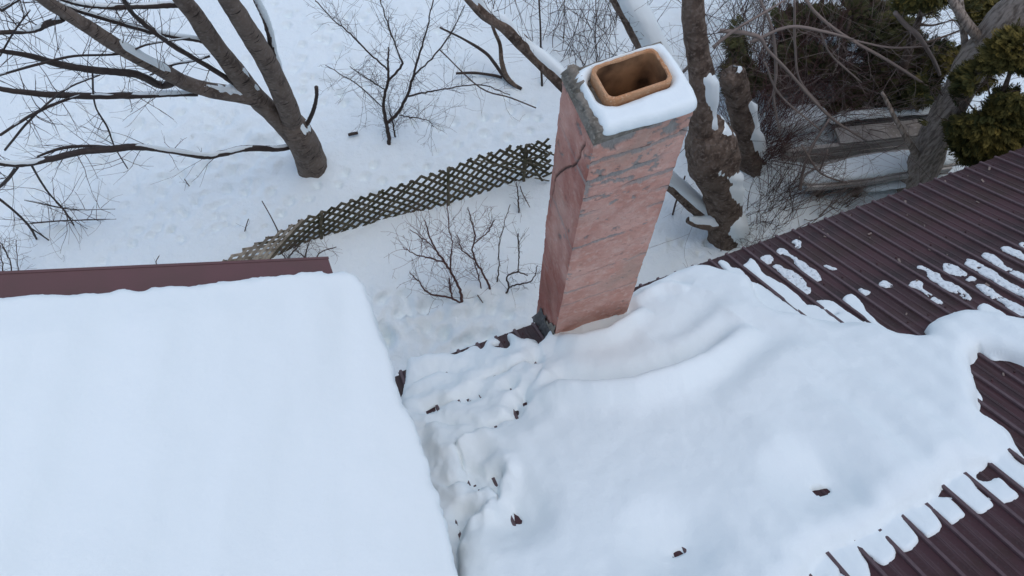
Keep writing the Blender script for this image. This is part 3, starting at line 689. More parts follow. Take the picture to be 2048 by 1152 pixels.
# grey cement and dark flashing at the lower left foot of the shaft
mb = MB()
zf = CAMZ-5.93
fa = corner(0, zf+.05); fb = corner(3, zf+.05); dl = (fb-fa)/np.linalg.norm(fb-fa); nl = np.cross(fa-fb, [0, 0, 1.]); nl /= np.linalg.norm(nl)
if nl @ (foot-fa) > 0: nl = -nl
prof = []
for i in range(14):
    t = i/13*.34; zc = zf-SL*t
    hgt = (.16+.03*math.sin(i*1.7))*(1 if i else .8)
    b = fa+dl*(t-.01); b[2] = zc
    prof.append([b+nl*.004+[0, 0, hgt], b+nl*(.018+.006*math.sin(i*2.3))+[0, 0, hgt*.6], b+nl*(.035+.008*math.sin(i*1.3)) + [0, 0, .05], b+nl*(.07+.012*math.sin(i*2.9))+[0, 0, -.005]])
Vp = np.array(prof).reshape(-1, 3); F = [(i*4+j, i*4+j+1, (i+1)*4+j+1, (i+1)*4+j) for i in range(13) for j in range(3)]
mb.add(Vp, F); mb.build('flashing', FLASH, chim, True)
mb = MB()
V = []
for i in range(10):
    t = i/9*.20; b = fa+dl*t; zc = zf-SL*t
    for hgt in (.05, .16, .30-.02*i+.03*math.sin(i*2.2)):
        V.append([*(b+nl*(.013 if hgt < .2 else .002))[:2], zc+hgt])
mb.add(V, [(i*3+j, (i+1)*3+j, (i+1)*3+j+1, i*3+j+1) for i in range(9) for j in range(2)]); mb.build('cement_patch', CEMENT, chim, True)

# ------------------------------------------------------------------ trees
def limb(mb, rows, sides=9, rough=.12, k=6, seed=0):
    """rows: (u, v, y, width in photo pixels) -> a tapering limb; returns its 3-D centre line and radii"""
    P = []
    for (u, v, y, wpx) in rows:
        p = aty(u, v, y); P.append([*p, wpx/2*dist(p)/FPX])
    S = spline(P, k); S[:, :3] += (rng.normal(0, 1, S[:, :3].shape)*S[:, 3:]*(.05 if rows[0][3] < 20 else 0))
    mb.tube(S[:, :3], np.maximum(S[:, 3], .0018), sides, rough=rough, seed=seed); return S
def grow(mb, p, d, L, r, depth, up=.15, spread=.7, side=4, seg=5, kids=3, jit=.22):
    """a wandering twig with side shoots"""
    P = [np.array(p, float)]; d = np.array(d, float); d /= np.linalg.norm(d)
    for i in range(seg):
        d = d+rng.normal(0, jit, 3)+np.array([0, 0, up*.3]); d /= np.linalg.norm(d); P.append(P[-1]+d*L/seg)
    R = np.linspace(r, max(r*.35, .0012), seg+1); mb.tube(P, R, side, cap=False)
    if depth > 0:
        for j in range(kids):
            t = rng.uniform(.25, 1.0); i = min(seg-1, int(t*seg)); q = P[i]+(P[i+1]-P[i])*(t*seg-i)
            dd = d+rng.normal(0, spread, 3); dd /= np.linalg.norm(dd)
            grow(mb, q, dd, L*rng.uniform(.35, .65), max(R[i]*.6, .0014), depth-1, up, spread, 3, max(3, seg-1), max(1, kids-1), jit)
def twigs_along(mb, S, n, L, r, depth=1, bias=(0, 0, .3), t0=.2, kids=2, spread=.7, jit=.18):
    for _ in range(n):
        i = int(rng.uniform(t0, 1)*(len(S)-2)); ax = S[i+1, :3]-S[i, :3]; ax /= np.linalg.norm(ax)+1e-9
        d = ax*.5+rng.normal(0, .6, 3)+np.array(bias); grow(mb, S[i, :3], d, L*rng.uniform(.5, 1.3), r*rng.uniform(.7, 1.2), depth, .1, spread, 4, 5, kids, jit)
def snow_on(mb, S, t0, t1, w=.7, lift=.75, seed=0):
    a, b = int(t0*(len(S)-1)), max(int(t0*(len(S)-1))+3, int(t1*(len(S)-1))); a = max(0, min(a, len(S)-4)); b = min(b, len(S)-1)
    T = S[a:b+1]; k = len(T); 
    if k < 3: return
    env = np.sin(np.linspace(.08, 1, k)*math.pi*.96)**.45
    r = T[:, 3]*w*env*(1+.35*np.array([math.sin(i*1.7+seed) for i in range(k)])*.6)
    P = T[:, :3]+np.outer(T[:, 3]*lift, [0, 0, 1.]); mb.tube(P, np.maximum(r, .002), 7, rough=.15, seed=seed)

def shell(objs, mb, direc, thr, thick, seed, freq=5.0, nz=.9, zmin=None):
    """snow lodged on the weather side of bark: a raised skin over the faces that look along direc"""
    dv = np.asarray(direc, float); dv = dv/np.linalg.norm(dv)
    for o in objs:
        me = o.data; n = len(me.vertices)
        co = np.zeros(n*3); me.vertices.foreach_get('co', co); co = co.reshape(-1, 3)
        no = np.array([v.normal[:] for v in me.vertices])
        off = np.array(o.location, float); p = o.parent
        while p is not None: off = off+np.array(p.location); p = p.parent
        W_ = co+off
        val = no @ dv + nz*fbm(W_[:, 0]*freq+W_[:, 2]*freq*.8, W_[:, 1]*freq+W_[:, 2]*freq*.55, seed, 3) - thr
        up = no*.6+dv*.6
        P = W_+up*(thick*np.sqrt(smooth(-.05, .45, val))-.007)[:, None]
        F = [tuple(f.vertices) for f in me.polygons if len(f.vertices) == 4 and max(val[i] for i in f.vertices) > .0 and min(val[i] for i in f.vertices) > -.5]
        if not F: continue
        us = sorted({i for f in F for i in f}); mp = {i: k for k, i in enumerate(us)}
        mb.add(P[us], [tuple(mp[i] for i in f) for f in F])

# --- large bare tree in the open yard, left
tb = atz(624, 333); YB = tb[1]
tree = thing('bare_tree', 'large bare smooth-barked tree forking into grey stems in the open yard', 'tree', (tb[0], tb[1], 0))
sn = MB(); mb = MB()
limb(mb, [(634,420,YB,74), (630,380,YB,68), (627,350,YB,63), (624,330,YB,60), (612,298,YB,62), (592,262,YB-.03,62), (575,238,YB-.05,40)], 24, .07, 12, 1)
SR = limb(mb, [(607,300,YB,42), (590,262,YB-.02,42), (567,194,YB-.1,42), (535,126,YB-.2,40), (481,39,YB-.35,38), (457,0,YB-.4,37), (420,-70,YB-.5,34), (390,-150,YB-.6,30)], 20, .07, 12, 2)
SM = limb(mb, [(600,290,YB,40), (574,255,YB-.03,40), (530,212,YB-.08,40), (496,176,YB-.12,40), (462,131,YB-.18,36), (428,87,YB-.25,36), (389,29,YB-.35,36), (362,-5,YB-.4,35), (325,-70,YB-.5,32), (300,-140,YB-.6,28)], 20, .07, 12, 3)
mb.build('trunk', BARK, tree, True)
mb = MB(); SLm = limb(mb, [(515,198,YB-.12,34), (480,190,YB-.18,32), (418,180,YB-.3,30), (369,165,YB-.4,30), (316,136,YB-.55,28), (243,97,YB-.7,27), (160,44,YB-.85,27), (97,5,YB-.95,24), (30,-40,YB-1.1,20)], 18, .07, 12, 4)
mb.build('limb', BARK, tree, True)
BR = [
 [(395,187,YB-.35,10), (340,187,YB-.45,13), (292,190,YB-.55,14), (170,192,YB-.8,13), (49,185,YB-1.0,11), (-40,170,YB-1.1,8)],
 [(345,165,YB-.5,16), (320,170,YB-.5,15), (272,148,YB-.65,15), (194,141,YB-.8,14), (121,129,YB-.9,13), (49,109,YB-1.05,10), (-30,98,YB-1.2,8)],
 [(588,288,YB-.05,14), (560,297,YB-.15,13), (491,297,YB-.35,13), (450,306,YB-.45,13), (408,311,YB-.55,14), (335,301,YB-.7,12), (272,294,YB-.8,13), (228,297,YB-.9,14), (160,304,YB-1.0,14), (87,321,YB-1.1,14), (29,328,YB-1.2,13), (-60,318,YB-1.3,11)],
 [(230,296,YB-.9,7), (170,292,YB-.9,6), (121,297,YB-.95,6), (75,313,YB-1.0,4)],
 [(478,172,YB-.17,8), (467,165,YB-.2,10), (413,131,YB-.3,10), (340,87,YB-.5,10), (272,34,YB-.6,9), (248,0,YB-.65,8), (215,-50,YB-.7,6)],
 [(412,83,YB-.26,14), (399,80,YB-.3,13), (316,66,YB-.45,12), (219,39,YB-.6,11), (141,15,YB-.75,9), (60,-20,YB-.9,7)],
 [(372,8,YB-.36,16), (340,10,YB-.4,15), (272,12,YB-.5,13), (194,12,YB-.6,12), (131,0,YB-.7,10), (60,-30,YB-.8,8)],
 [(125,38,YB-.9,14), (100,45,YB-.92,14), (63,61,YB-1.0,11), (0,66,YB-1.1,8), (-60,70,YB-1.2,6)],
 [(608,252,YB-.02,9), (616,245,YB,8), (627,220,YB+.02,8), (633,195,YB+.02,7), (633,174,YB+.02,8)],
 [(566,180,YB-.11,14), (562,160,YB-.1,14), (547,107,YB-.1,14), (535,53,YB-.15,13), (520,15,YB-.2,13), (500,-20,YB-.25,11)],
 [(34,334,YB-1.2,8), (12,362,YB-1.25,7), (-30,400,YB-1.3,6)],
 [(60,325,YB-1.1,5), (92,379,YB-1.0,4), (126,418,YB-1.0,4), (150,455,YB-1.0,3), (160,486,YB-1.0,2)],
 [(-20,385,YB-1.2,6), (20,415,YB-1.2,5), (58,452,YB-1.2,5), (78,491,YB-1.2,4), (87,540,YB-1.2,3)],
 [(60,455,YB-1.2,3), (110,490,YB-1.2,3), (150,530,YB-1.15,2)],
 [(185,145,YB-.8,4), (190,210,YB-.75,4), (215,255,YB-.75,4), (230,295,YB-.75,3), (256,338,YB-.75,2)],
 [(0,270,YB-1.2,6), (60,232,YB-1.1,6), (105,210,YB-1.0,6), (160,190,YB-.9,5)],
 [(0,150,YB-1.2,5), (80,128,YB-1.1,6), (150,112,YB-.9,5), (240,108,YB-.7,5), (300,88,YB-.6,4), (380,76,YB-.4,4)],
 [(10,300,YB-1.2,5), (60,240,YB-1.1,5), (130,180,YB-1.0,4), (200,150,YB-.9,3)],
 [(420,112,YB-.27,5), (385,122,YB-.35,5), (345,130,YB-.4,4), (300,150,YB-.4,3)],
 [(49,400,YB-1.1,3), (140,418,YB-1.0,3), (230,418,YB-1.0,2)], [(50,448,YB-1.1,3), (120,442,YB-1.0,3), (232,438,YB-1.0,2)],
 [(0,20,YB-1.1,9),(40,-5,YB-1.0,8),(70,-30,YB-1.0,7)], [(0,112,YB-1.1,4),(30,60,YB-1.1,4),(60,20,YB-1.05,3)]]
SB = []
for i, rows in enumerate(BR):
    mb = MB(); S = limb(mb, rows, 10 if rows[0][3] > 6 else 5, .12, 9 if rows[0][3] > 6 else 6, 10+i); SB.append(S); o_ = mb.build('branch', BARKD, tree, True)
    if i == 9: SB9 = o_
mb = MB()
for i, S in enumerate(SB):
    if i == 8: continue
    n = 26 if i in (0, 1, 2, 4, 5, 6) else 13
    if i == 9: n = 2
    twigs_along(mb, S, n, .42, .0045, 1, (-.35, -.1, .05), .3, 2, .6, .12)
twigs_along(mb, SLm, 9, .5, .005, 1, (-.3, 0, -.1), .4, 2)
mb.build('twigs', TWIG, tree, True)['kind'] = 'stuff'
kids_ = [o for o in tree.children if o.name.split('.')[0] in ('limb', 'trunk')]
shell(kids_, sn, (.5, -.05, .85), 1.02, .035, 3, 3.2, .8)
snow_on(sn, SLm, .02, .26, .8, .6, 1)
shell([o for o in tree.children if o.name.split('.')[0] == 'branch'], sn, (.15, 0, 1), .78, .012, 5, 4.0, 1.1)
shell([SB9], sn, (.8, 0, .5), .15, .018, 7, 4.0, .9)
tag(sn.build('branch_snow', SNOW, None, True), 'ridges of snow lying along the limbs of the large bare yard tree', 'snow', kind='stuff')

# --- small bare tree beyond the lattice
def shrub(name, label, base, stems, mat_, twn=10, twl=.35, twr=.003, group=None, depth=1, bias=(0, 0, .35), kids=2, sides=6, part_='stem'):
    """stems: rows of (u, v, height above ground, width px); first row is where the stem leaves its parent"""
    b = atz(*base); t = thing(name, label, 'shrub' if 'tree' not in name else 'tree', (b[0], b[1], 0), group)
    tw = MB()
    for i, rows in enumerate(stems):
        P = [[*atz(u, v, h), w_*.42*dist(atz(u, v, h))/FPX] for (u, v, h, w_) in rows]
        S = spline(P, 6); S[:, :3] += rng.normal(0, .004, S[:, :3].shape)
        mb = MB(); mb.tube(S[:, :3], np.maximum(S[:, 3], .0016), sides, rough=.1, seed=i); mb.build(part_, mat_, t, True)
        twigs_along(tw, S, int(twn*1.5), twl, twr*.85, depth, bias, .2, kids)
    o = tw.build('twigs', mat_, t, True); o['kind'] = 'stuff'
    return t
shrub('small_bare_tree', 'small bare dark tree with two stems standing beyond the lattice fence', (779, 289),
  [[(780,293,-.05,10),(776,262,.2,10),(770,232,.4,9),(767,205,.6,8),(776,160,.95,7),(776,130,1.15,5),(778,95,1.35,4)],
   [(774,246,.3,8),(794,228,.45,8),(813,194,.7,7),(828,150,1.0,6),(840,105,1.3,5),(852,63,1.6,4),(867,0,2.0,3)],
   [(775,165,.9,6),(803,131,1.15,6),(796,105,1.35,4),(784,70,1.6,4),(765,15,1.95,3),(755,-30,2.2,3)],
   [(776,140,1.05,5),(740,107,1.25,4),(701,68,1.45,4),(665,38,1.6,3),(630,0,1.8,3)],
   [(813,194,.7,5),(850,185,.8,4),(890,178,.85,3),(960,170,.9,3),(1020,190,.9,2)],
   [(790,275,.05,5),(786,250,.25,4),(780,225,.45,3)], [(700,135,1.2,2),(740,160,1.1,3),(770,180,.85,3)], [(650,130,1.2,2),(710,165,1.1,3),(765,215,.55,3)],
   [(828,150,1.0,4),(870,110,1.2,4),(905,60,1.5,3),(930,10,1.8,2)], [(800,230,.45,3),(825,235,.5,3),(855,240,.5,2),(868,255,.45,2)]],
  BARKD, 15, .42, .003, depth=2, bias=(0, .1, .3), part_='trunk')
# --- big old multi-stem tree behind the chimney
b = atz(1450, 468); YT = b[1]
old = thing('old_tree', 'thick old multi-stemmed tree with rough bark and snow, right behind the chimney', 'tree', (b[0], b[1], 0))
mb = MB()
limb(mb, [(1455,495,YT,84), (1453,465,YT,72), (1450,415,YT+.02,66), (1440,370,YT+.04,76), (1424,320,YT+.05,98), (1420,285,YT+.06,96), (1414,255,YT+.07,66)], 40, .10, 16, 31)
S1 = limb(mb, [(1410,300,YT+.05,60), (1404,240,YT+.08,50), (1404,190,YT+.1,46), (1402,140,YT+.15,48), (1392,90,YT+.2,46), (1387,40,YT+.22,44), (1384,-10,YT+.25,42), (1380,-90,YT+.3,36)], 30, .10, 16, 32)
mb.build('trunk', BARKR, old, True)
yb = atz(1507, 345)[1]
mb = MB(); S2 = limb(mb, [(1512,372,yb,60), (1507,340,yb,54), (1500,305,yb-.03,50), (1490,262,yb-.06,48), (1480,215,yb-.08,48), (1470,172,yb-.1,50), (1465,150,yb-.1,46), (1463,142,yb-.1,22)], 28, .14, 14, 33); mb.build('broken_stem', BARKR, old, True)
mb = MB(); S3 = limb(mb, [(1340,190,YT+1.2,46), (1312,130,YT+1.25,46), (1291,87,YT+1.3,44), (1269,43,YT+1.35,42), (1243,0,YT+1.4,40), (1210,-60,YT+1.5,34)], 26, .10, 14, 34); mb.build('back_stem', BARKR, old, True)
mb = MB(); S4 = limb(mb, [(1435,440,YT,40), (1400,420,YT+.05,34), (1350,375,YT+.1,30), (1250,290,YT+.2,32), (1180,220,YT+.3,32), (1120,160,YT+.4,31), (1051,92,YT+.55,30), (1008,50,YT+.6,30), (974,29,YT+.65,28), (940,-5,YT+.7,24), (890,-60,YT+.8,20)], 22, .12, 12, 35); mb.build('leaning_stem', BARKR, old, True)
mb = MB(); limb(mb, [(1450,440,YT-.05,40), (1420,445,YT-.08,34), (1395,445,YT-.1,22), (1375,440,YT-.1,12)], 18, .12, 12, 36); mb.build('root', BARKR, old, True)
mb = MB()
twigs_along(mb, S1, 10, .6, .005, 2, (.2, .1, .2), .2); twigs_along(mb, S2, 14, .5, .004, 1, (.3, 0, .2), .2); twigs_along(mb, S4, 14, .5, .004, 1, (0, .1, .4), .4); twigs_along(mb, S3, 12, .6, .005, 2, (0, 0, .3), .2)
mb.build('twigs', TWIG, old, True)['kind'] = 'stuff'
sn = MB()
shell([o for o in old.children if o.name.split('.')[0] in ('trunk', 'broken_stem')], sn, (.75, -.25, .75), 1.0, .05, 11, 2.0, 1.3)
shell([o for o in old.children if o.name.split('.')[0] == 'back_stem'], sn, (.9, -.1, .4), -.05, .09, 12, 1.2, .4)
shell([o for o in old.children if o.name.split('.')[0] in ('leaning_stem', 'root')], sn, (.35, 0, .95), .5, .05, 13, 1.4, .9)
shell([o for o in old.children if o.name.split('.')[0] == 'broken_stem'], sn, (.0, -.1, 1), .8, .06, 14, 2.0, .6)
tag(sn.build('branch_snow', SNOW, None, True), 'clumps of snow caught on the thick old multi-stemmed tree', 'snow', kind='stuff')
# --- grey leaning tree by the eave
rt_y = 5.75
gt = thing('leaning_tree', 'grey furrowed trunk leaning to the right past the edge of the ribbed roof', 'tree', tuple(aty(1790, 430, rt_y)*[1, 1, 0]))
mb = MB(); S5 = limb(mb, [(1770,500,rt_y-.1,70), (1800,420,rt_y,68), (1830,362,rt_y,66), (1856,310,rt_y+.02,62), (1878,255,rt_y+.05,58), (1912,190,rt_y+.1,58), (1950,125,rt_y+.15,64), (1995,65,rt_y+.2,70), (2045,5,rt_y+.25,72), (2110,-80,rt_y+.3,66)], 18, .12, 8, 41)
mb.build('trunk', BARKG, gt, True)
for rows in ([(1968,100,rt_y+.18,22),(1955,75,rt_y+.2,22),(1932,45,rt_y+.2,20),(1905,0,rt_y+.25,17),(1880,-50,rt_y+.3,13)], [(1938,130,rt_y+.2,16),(1930,90,rt_y+.3,14),(1925,40,rt_y+.35,12),(1922,0,rt_y+.4,10)],
             [(1832,310,rt_y-.1,16),(1818,285,rt_y-.15,12),(1795,245,rt_y-.1,9),(1775,205,rt_y,8),(1764,185,rt_y,6)]):
    mb = MB(); limb(mb, rows, 8, .12, 6, 42); mb.build('branch', BARKG, gt, True)

# ------------------------------------------------------------------ cedars
def spray_template(seed, nq=15):
    r = np.random.default_rng(seed); V = []
    for i in range(nq):
        t = (i+1)/nq; sgn = 1 if i % 2 else -1
        o = np.array([t*.75, 0, -.10*t*t]); L = .42*(1-.55*t)+.08; a = sgn*math.radians(r.uniform(28, 48)) if i < nq-1 else 0
        d = np.array([math.cos(a), math.sin(a), -.15]); sd = np.array([-math.sin(a), math.cos(a), r.uniform(-.3, .3)])*.038*r.uniform(.8, 1.5)
        V += [o, o+d*L*.5+sd, o+d*L, o+d*L*.5-sd]
    return np.array(V)
TPL = [spray_template(i) for i in range(6)]
def foliage_mass(blobs, n, size, seed, thresh=-.11):
    r = np.random.default_rng(seed); out = []; tone = []
    vol = np.array([b_[1]*b_[2]*b_[3] for b_ in blobs])**.7; vol = vol/vol.sum()
    for (cpt, rx, ry, rz), f in zip(blobs, vol):
        m_ = int(n*f*1.9)
        d = r.normal(0, 1, (m_, 3)); d /= np.linalg.norm(d, axis=1)[:, None]
        rad = r.uniform(.25, 1.0, m_)**.5
        p = cpt+d*rad[:, None]*np.array([rx, ry, rz])
        g = fbm(p[:, 0]*2.6+p[:, 2]*1.3, p[:, 1]*2.6+p[:, 2]*1.9, seed, 3)
        keep = g > thresh; p, d, g = p[keep], d[keep], g[keep]
        for i in range(len(p)):
            x = d[i]*np.array([1, 1, .35])+r.normal(0, .35, 3); x[2] += .12; x /= np.linalg.norm(x)
            z = np.array([0, 0, 1.])+r.normal(0, .45, 3); y = np.cross(z, x); y /= np.linalg.norm(y)+1e-9; z = np.cross(x, y)
            sc = size*r.uniform(.6, 1.35); T = TPL[r.integers(6)]*sc
            out.append(p[i]+T[:, :1]*x+T[:, 1:2]*y+T[:, 2:]*z)
            tone.append(np.full(len(T), np.clip(.25+.9*g[0 if False else i]+r.normal(0, .22)+.3*(r.random() < .06), 0, 1)))
    V = np.concatenate(out); Q = np.arange(len(V)).reshape(-1, 4)
    return V, Q, np.concatenate(tone)
def cedar(label, base, blobs, n, size, mat_, seed, trunk_top):
    t = thing('cedar_tree', label, 'tree', (base[0], base[1], 0), None)
    mb = MB(); P = spline([[base[0], base[1], -.1, .07], [*(np.array(base[:2])*.5+np.array(trunk_top[:2])*.5), trunk_top[2]*.5, .055], [*trunk_top, .015]], 6)
    mb.tube(P[:, :3], P[:, 3], 9, rough=.15, seed=seed); mb.build('trunk', BARKR, t, True)
    mb = MB()
    for (cpt, rx, ry, rz) in blobs:
        k = int(np.argmin(np.abs(P[:, 2]-(cpt[2]-.25)))); a = P[k, :3]
        mb.tube(spline([a, (a+cpt)/2+[0, 0, -.05], cpt], 4), np.linspace(.018, .006, 9), 5)
        for _ in range(5): grow(mb, cpt, rng.normal(0, 1, 3), max(rx, ry)*.8, .006, 1, .1, .6)
    mb.build('branches', BARKR, t, True)['kind'] = 'stuff'
    V, Q, tone = foliage_mass(blobs, n, size, seed)
    o = quads_obj('crown', V, Q, mat_, t, smooth_=False)
    a = o.data.attributes.new('tone', 'FLOAT', 'POINT'); a.data.foreach_set('value', tone.astype(np.float32))
    return t
def bl(u, v, y, ru, rv):
    p = aty(u, v, y); s = dist(p)/FPX; return (p, ru*s, max(ru, rv)*s*.8, rv*s*1.15)
cb = aty(2010, 330, 5.3)
cedar('olive green cedar hanging over the eave at the right edge, nearest the roof', (cb[0]+.2, cb[1]+.2, 0),
      [bl(1985,235,5.35,75,60), bl(1930,200,5.5,62,45), bl(1940,285,5.4,50,40), bl(2035,290,5.2,50,36), bl(2040,180,5.4,60,60), bl(1890,240,5.6,30,40), bl(1900,190,5.7,40,35), bl(1925,320,5.35,35,18), bl(1870,175,5.9,30,30), bl(2030,110,5.6,50,50), bl(1975,165,5.5,50,40), bl(1990,300,5.3,50,25)],
      10500, .11, CEDAR, 71, tuple(aty(2030, 120, 5.5)))
cb = aty(1860, 130, 6.8)
cedar('cedar with yellowish tips at the top edge, left of the grey leaning trunk', (cb[0], cb[1]+.1, 0),
      [bl(1860,25,6.3,55,38), bl(1905,40,6.5,45,40), bl(1830,60,6.8,50,40), bl(1880,95,6.9,50,40), bl(1850,-20,6.4,60,40), bl(1990,30,7.0,60,50), bl(1960,130,6.9,35,50)],
      7500, .11, CEDAR, 72, tuple(aty(1860, -30, 6.6)))
cb = aty(1700, 170, 7.0)
cedar('broad dark cedar spreading behind the tangle of bare branches', (cb[0], cb[1]+.3, 0),
      [bl(1720,110,7.2,70,55), bl(1650,130,7.1,60,50), bl(1780,140,7.0,60,50), bl(1600,100,7.3,50,45), bl(1690,55,7.5,60,40), bl(1820,170,6.8,50,35), bl(1560,140,7.3,40,30), bl(1740,185,6.9,55,22), bl(1520,80,7.3,60,50), bl(1490,150,7.0,40,35), bl(1600,165,7.0,55,34), bl(1640,75,7.4,60,45), bl(1680,175,6.9,55,25), bl(1780,80,7.4,50,40), bl(1850,120,7.0,45,40)],
      19000, .11, CEDARD, 73, tuple(aty(1700, 40, 7.3)))
cb = aty(1640, 40, 8.2)
cedar('small far dark cedar at the top edge, farthest behind the broad dark one', (cb[0], cb[1]+.2, 0),
      [bl(1650,25,8.2,50,35), bl(1600,45,8.3,35,25), bl(1700,5,8.2,45,30), bl(1760,40,8.0,40,25)], 3400, .11, CEDARD, 74, tuple(aty(1650, -10, 8.2)))

# ------------------------------------------------------------------ timber wall, platform and brush in the wild corner
def plank(mb, a, b_, h, t):                   # board between two bottom points, height h, thickness t
    a = np.asarray(a, float); b_ = np.asarray(b_, float); ax = (b_-a)/2; n = np.cross(ax, [0, 0, 1.]); n /= np.linalg.norm(n)
    mb.box((a+b_)/2+[0, 0, h/2], ax, n*t/2, np.array([0, 0, h/2]))
wa = atz(1548, 338, .0); wb = atz(1930, 296, .0)
tw_ = thing('timber_wall', 'low wall of long grey weathered boards beyond the snow topped platform', 'wall', (*((wa+wb)/2)[:2], 0))
for i in range(3):
    mb = MB(); o = np.array([0, .012*i, 0]); plank(mb, wa+o+[.02*i, 0, .15*i-.05], wb+o+[0, 0, .15*i-.05], .144, .05); mb.build('plank', PLANK, tw_)
mb = MB(); pa = wa+(wb-wa)*.27+[0, .12, .40]; 
plank(mb, pa+[0, 0, 0], wb+[0, .12, .40], .045, .24); mb.build('cap_board', PLANK, tw_)
for t in (.02, .35, .68, .97):
    mb = MB(); p = wa+(wb-wa)*t+[0, .07, .15]; mb.box(p, (.04, 0, 0), (0, .04, 0), (0, 0, .28)); mb.build('post', PLANK, tw_)
ua = atz(1660, 262, .15); ub = atz(1900, 240, .15)
uw = thing('timber_wall', 'upper grey board wall capped with snow under the cedars', 'wall', (*((ua+ub)/2)[:2], 0))
for i in range(2):
    mb = MB(); plank(mb, ua+[0, .01*i, .17*i-.02], ub+[0, .01*i, .17*i-.02], .162, .05); mb.build('plank', PLANK, uw)
mb = MB(); plank(mb, ua+[-.05, .1, .33], ub+[0, .1, .33], .04, .28); mb.build('cap_board', PLANK, uw)
for (u0, v0, u1, v1) in ((1712,262,1742,200), (1645,262,1668,205), (1822,255,1838,215)):
    mb = MB(); p = aty(u0, v0, 6.75); q = aty(u1, v1, 6.75); mb.tube(spline([p, (p+q)/2+[.02, 0, 0], q], 4), [.05]*9, 8, rough=.2, seed=u0); mb.build('post', BARKR, uw, True)
def flat_snow(label, px, h, T, seed, name='snow_slab'):
    def pt(a, b_, hh): 
        a = np.asarray(a, float); P = np.stack([a, np.asarray(b_, float), np.asarray(hh, float)+h], -1); return P
    P = chaikin([tuple(atz(u, v, h+T*.5)[:2]) for u, v in px], 2); lo = P.min(0)-.05; hi = P.max(0)+.05
    return snow_field(name, pt, ((lo[0], hi[0]), (lo[1], hi[1])), .015, ([P], []), lambda A, B, d: lip(d, .06, T*(1+.5*fbm(A*3, B*3, seed, 3))), SNOW, label, 'snow', closed=True, seed=seed, jag=.006)
PH = .50
plat = thing('wooden_platform', 'long low wooden platform with pointed left end, raised over a dark gap', 'platform', tuple(atz(1760, 350, 0)))
top_px = [(1598,364),(1606,350),(1640,328),(1720,308),(1810,298),(1925,290),(1940,322),(1905,330),(1805,346),(1740,358),(1660,367),(1615,369)]
TP = [atz(u, v, PH) for u, v in top_px]
mb = MB(); k = len(TP); V = [p+[0, 0, -.002] for p in TP]+[p+[0, 0, -.05] for p in TP]
F = [tuple(range(k)), tuple(range(2*k-1, k-1, -1))]+[(i, i+k, (i+1) % k+k, (i+1) % k) for i in range(k)]
mb.add(V, F); mb.build('deck', PLANK, plat)
for (a, b_) in zip(range(7, 11), range(8, 12)):
    mb = MB(); o = np.array([0, -.02, -.10]); plank(mb, TP[a]+o, TP[b_]+o, .085, .03); mb.build('rim_board', PLANK, plat)
for (u, v) in ((1655,366),(1735,360),(1815,345),(1890,332),(1700,325),(1850,310)):
    p = atz(u, v, PH); mb = MB(); mb.box([p[0]+.03, p[1]+.07, PH/2-.08], (.035, 0, 0), (0, .035, 0), (0, 0, PH/2-.02)); mb.build('leg', BARKR, plat)
mb = MB(); p = atz(1650, 362, PH); q = atz(1920, 325, PH); plank(mb, p+[0, .28, -PH-.05], q+[0, .28, -PH-.05], PH-.02, .03); mb.build('shade_backing', BARKD, plat)  # added dark sheet standing in for shade in the gap under the deck
flat_snow('smooth snow sheet on the long wooden platform beside the grey leaning trunk', [(1608,362),(1612,350),(1645,330),(1722,309),(1812,299),(1922,292),(1935,320),(1903,326),(1805,342),(1740,354),(1660,363),(1620,365)], PH+.001, .05, 641)
step = thing('wooden_step', 'narrow lower board below the platform rim, beside the grey leaning trunk', 'step', tuple(atz(1800, 372, 0)))
mb = MB(); p = atz(1722, 382, .24); q = atz(1900, 355, .24); plank(mb, p+[0, .07, -.05], q+[0, .07, -.05], .045, .16); mb.build('plank', PLANK, step)
for t in (.1, .9):
    mb = MB(); r_ = p+(q-p)*t+[0, .07, 0]; mb.box([r_[0], r_[1], .07], (.03, 0, 0), (0, .05, 0), (0, 0, .115)); mb.build('post', PLANK, step)
flat_snow('narrow snow strip on the lower board below the platform rim', [(1724,376),(1750,364),(1800,356),(1900,346),(1905,354),(1865,366),(1795,376),(1735,383)], .238, .04, 642)
flat_snow('snow strip on the cap of the upper board wall under the cedars', [(1655,242),(1668,228),(1700,220),(1760,214),(1860,206),(1905,206),(1905,222),(1850,226),(1760,233),(1700,238),(1672,246)], .52, .06, 643)
flat_snow('rounded snow heap between the old tree and the upper board wall', [(1535,250),(1560,225),(1600,210),(1640,215),(1660,235),(1640,250),(1600,262),(1560,268)], .42, .16, 644, 'snow_heap')
for i, (u, v, h, r_) in enumerate([(1548,275,.25,.10),(1590,290,.2,.12),(1612,285,.25,.1),(1640,270,.3,.12),(1700,270,.3,.08)]):
    pass
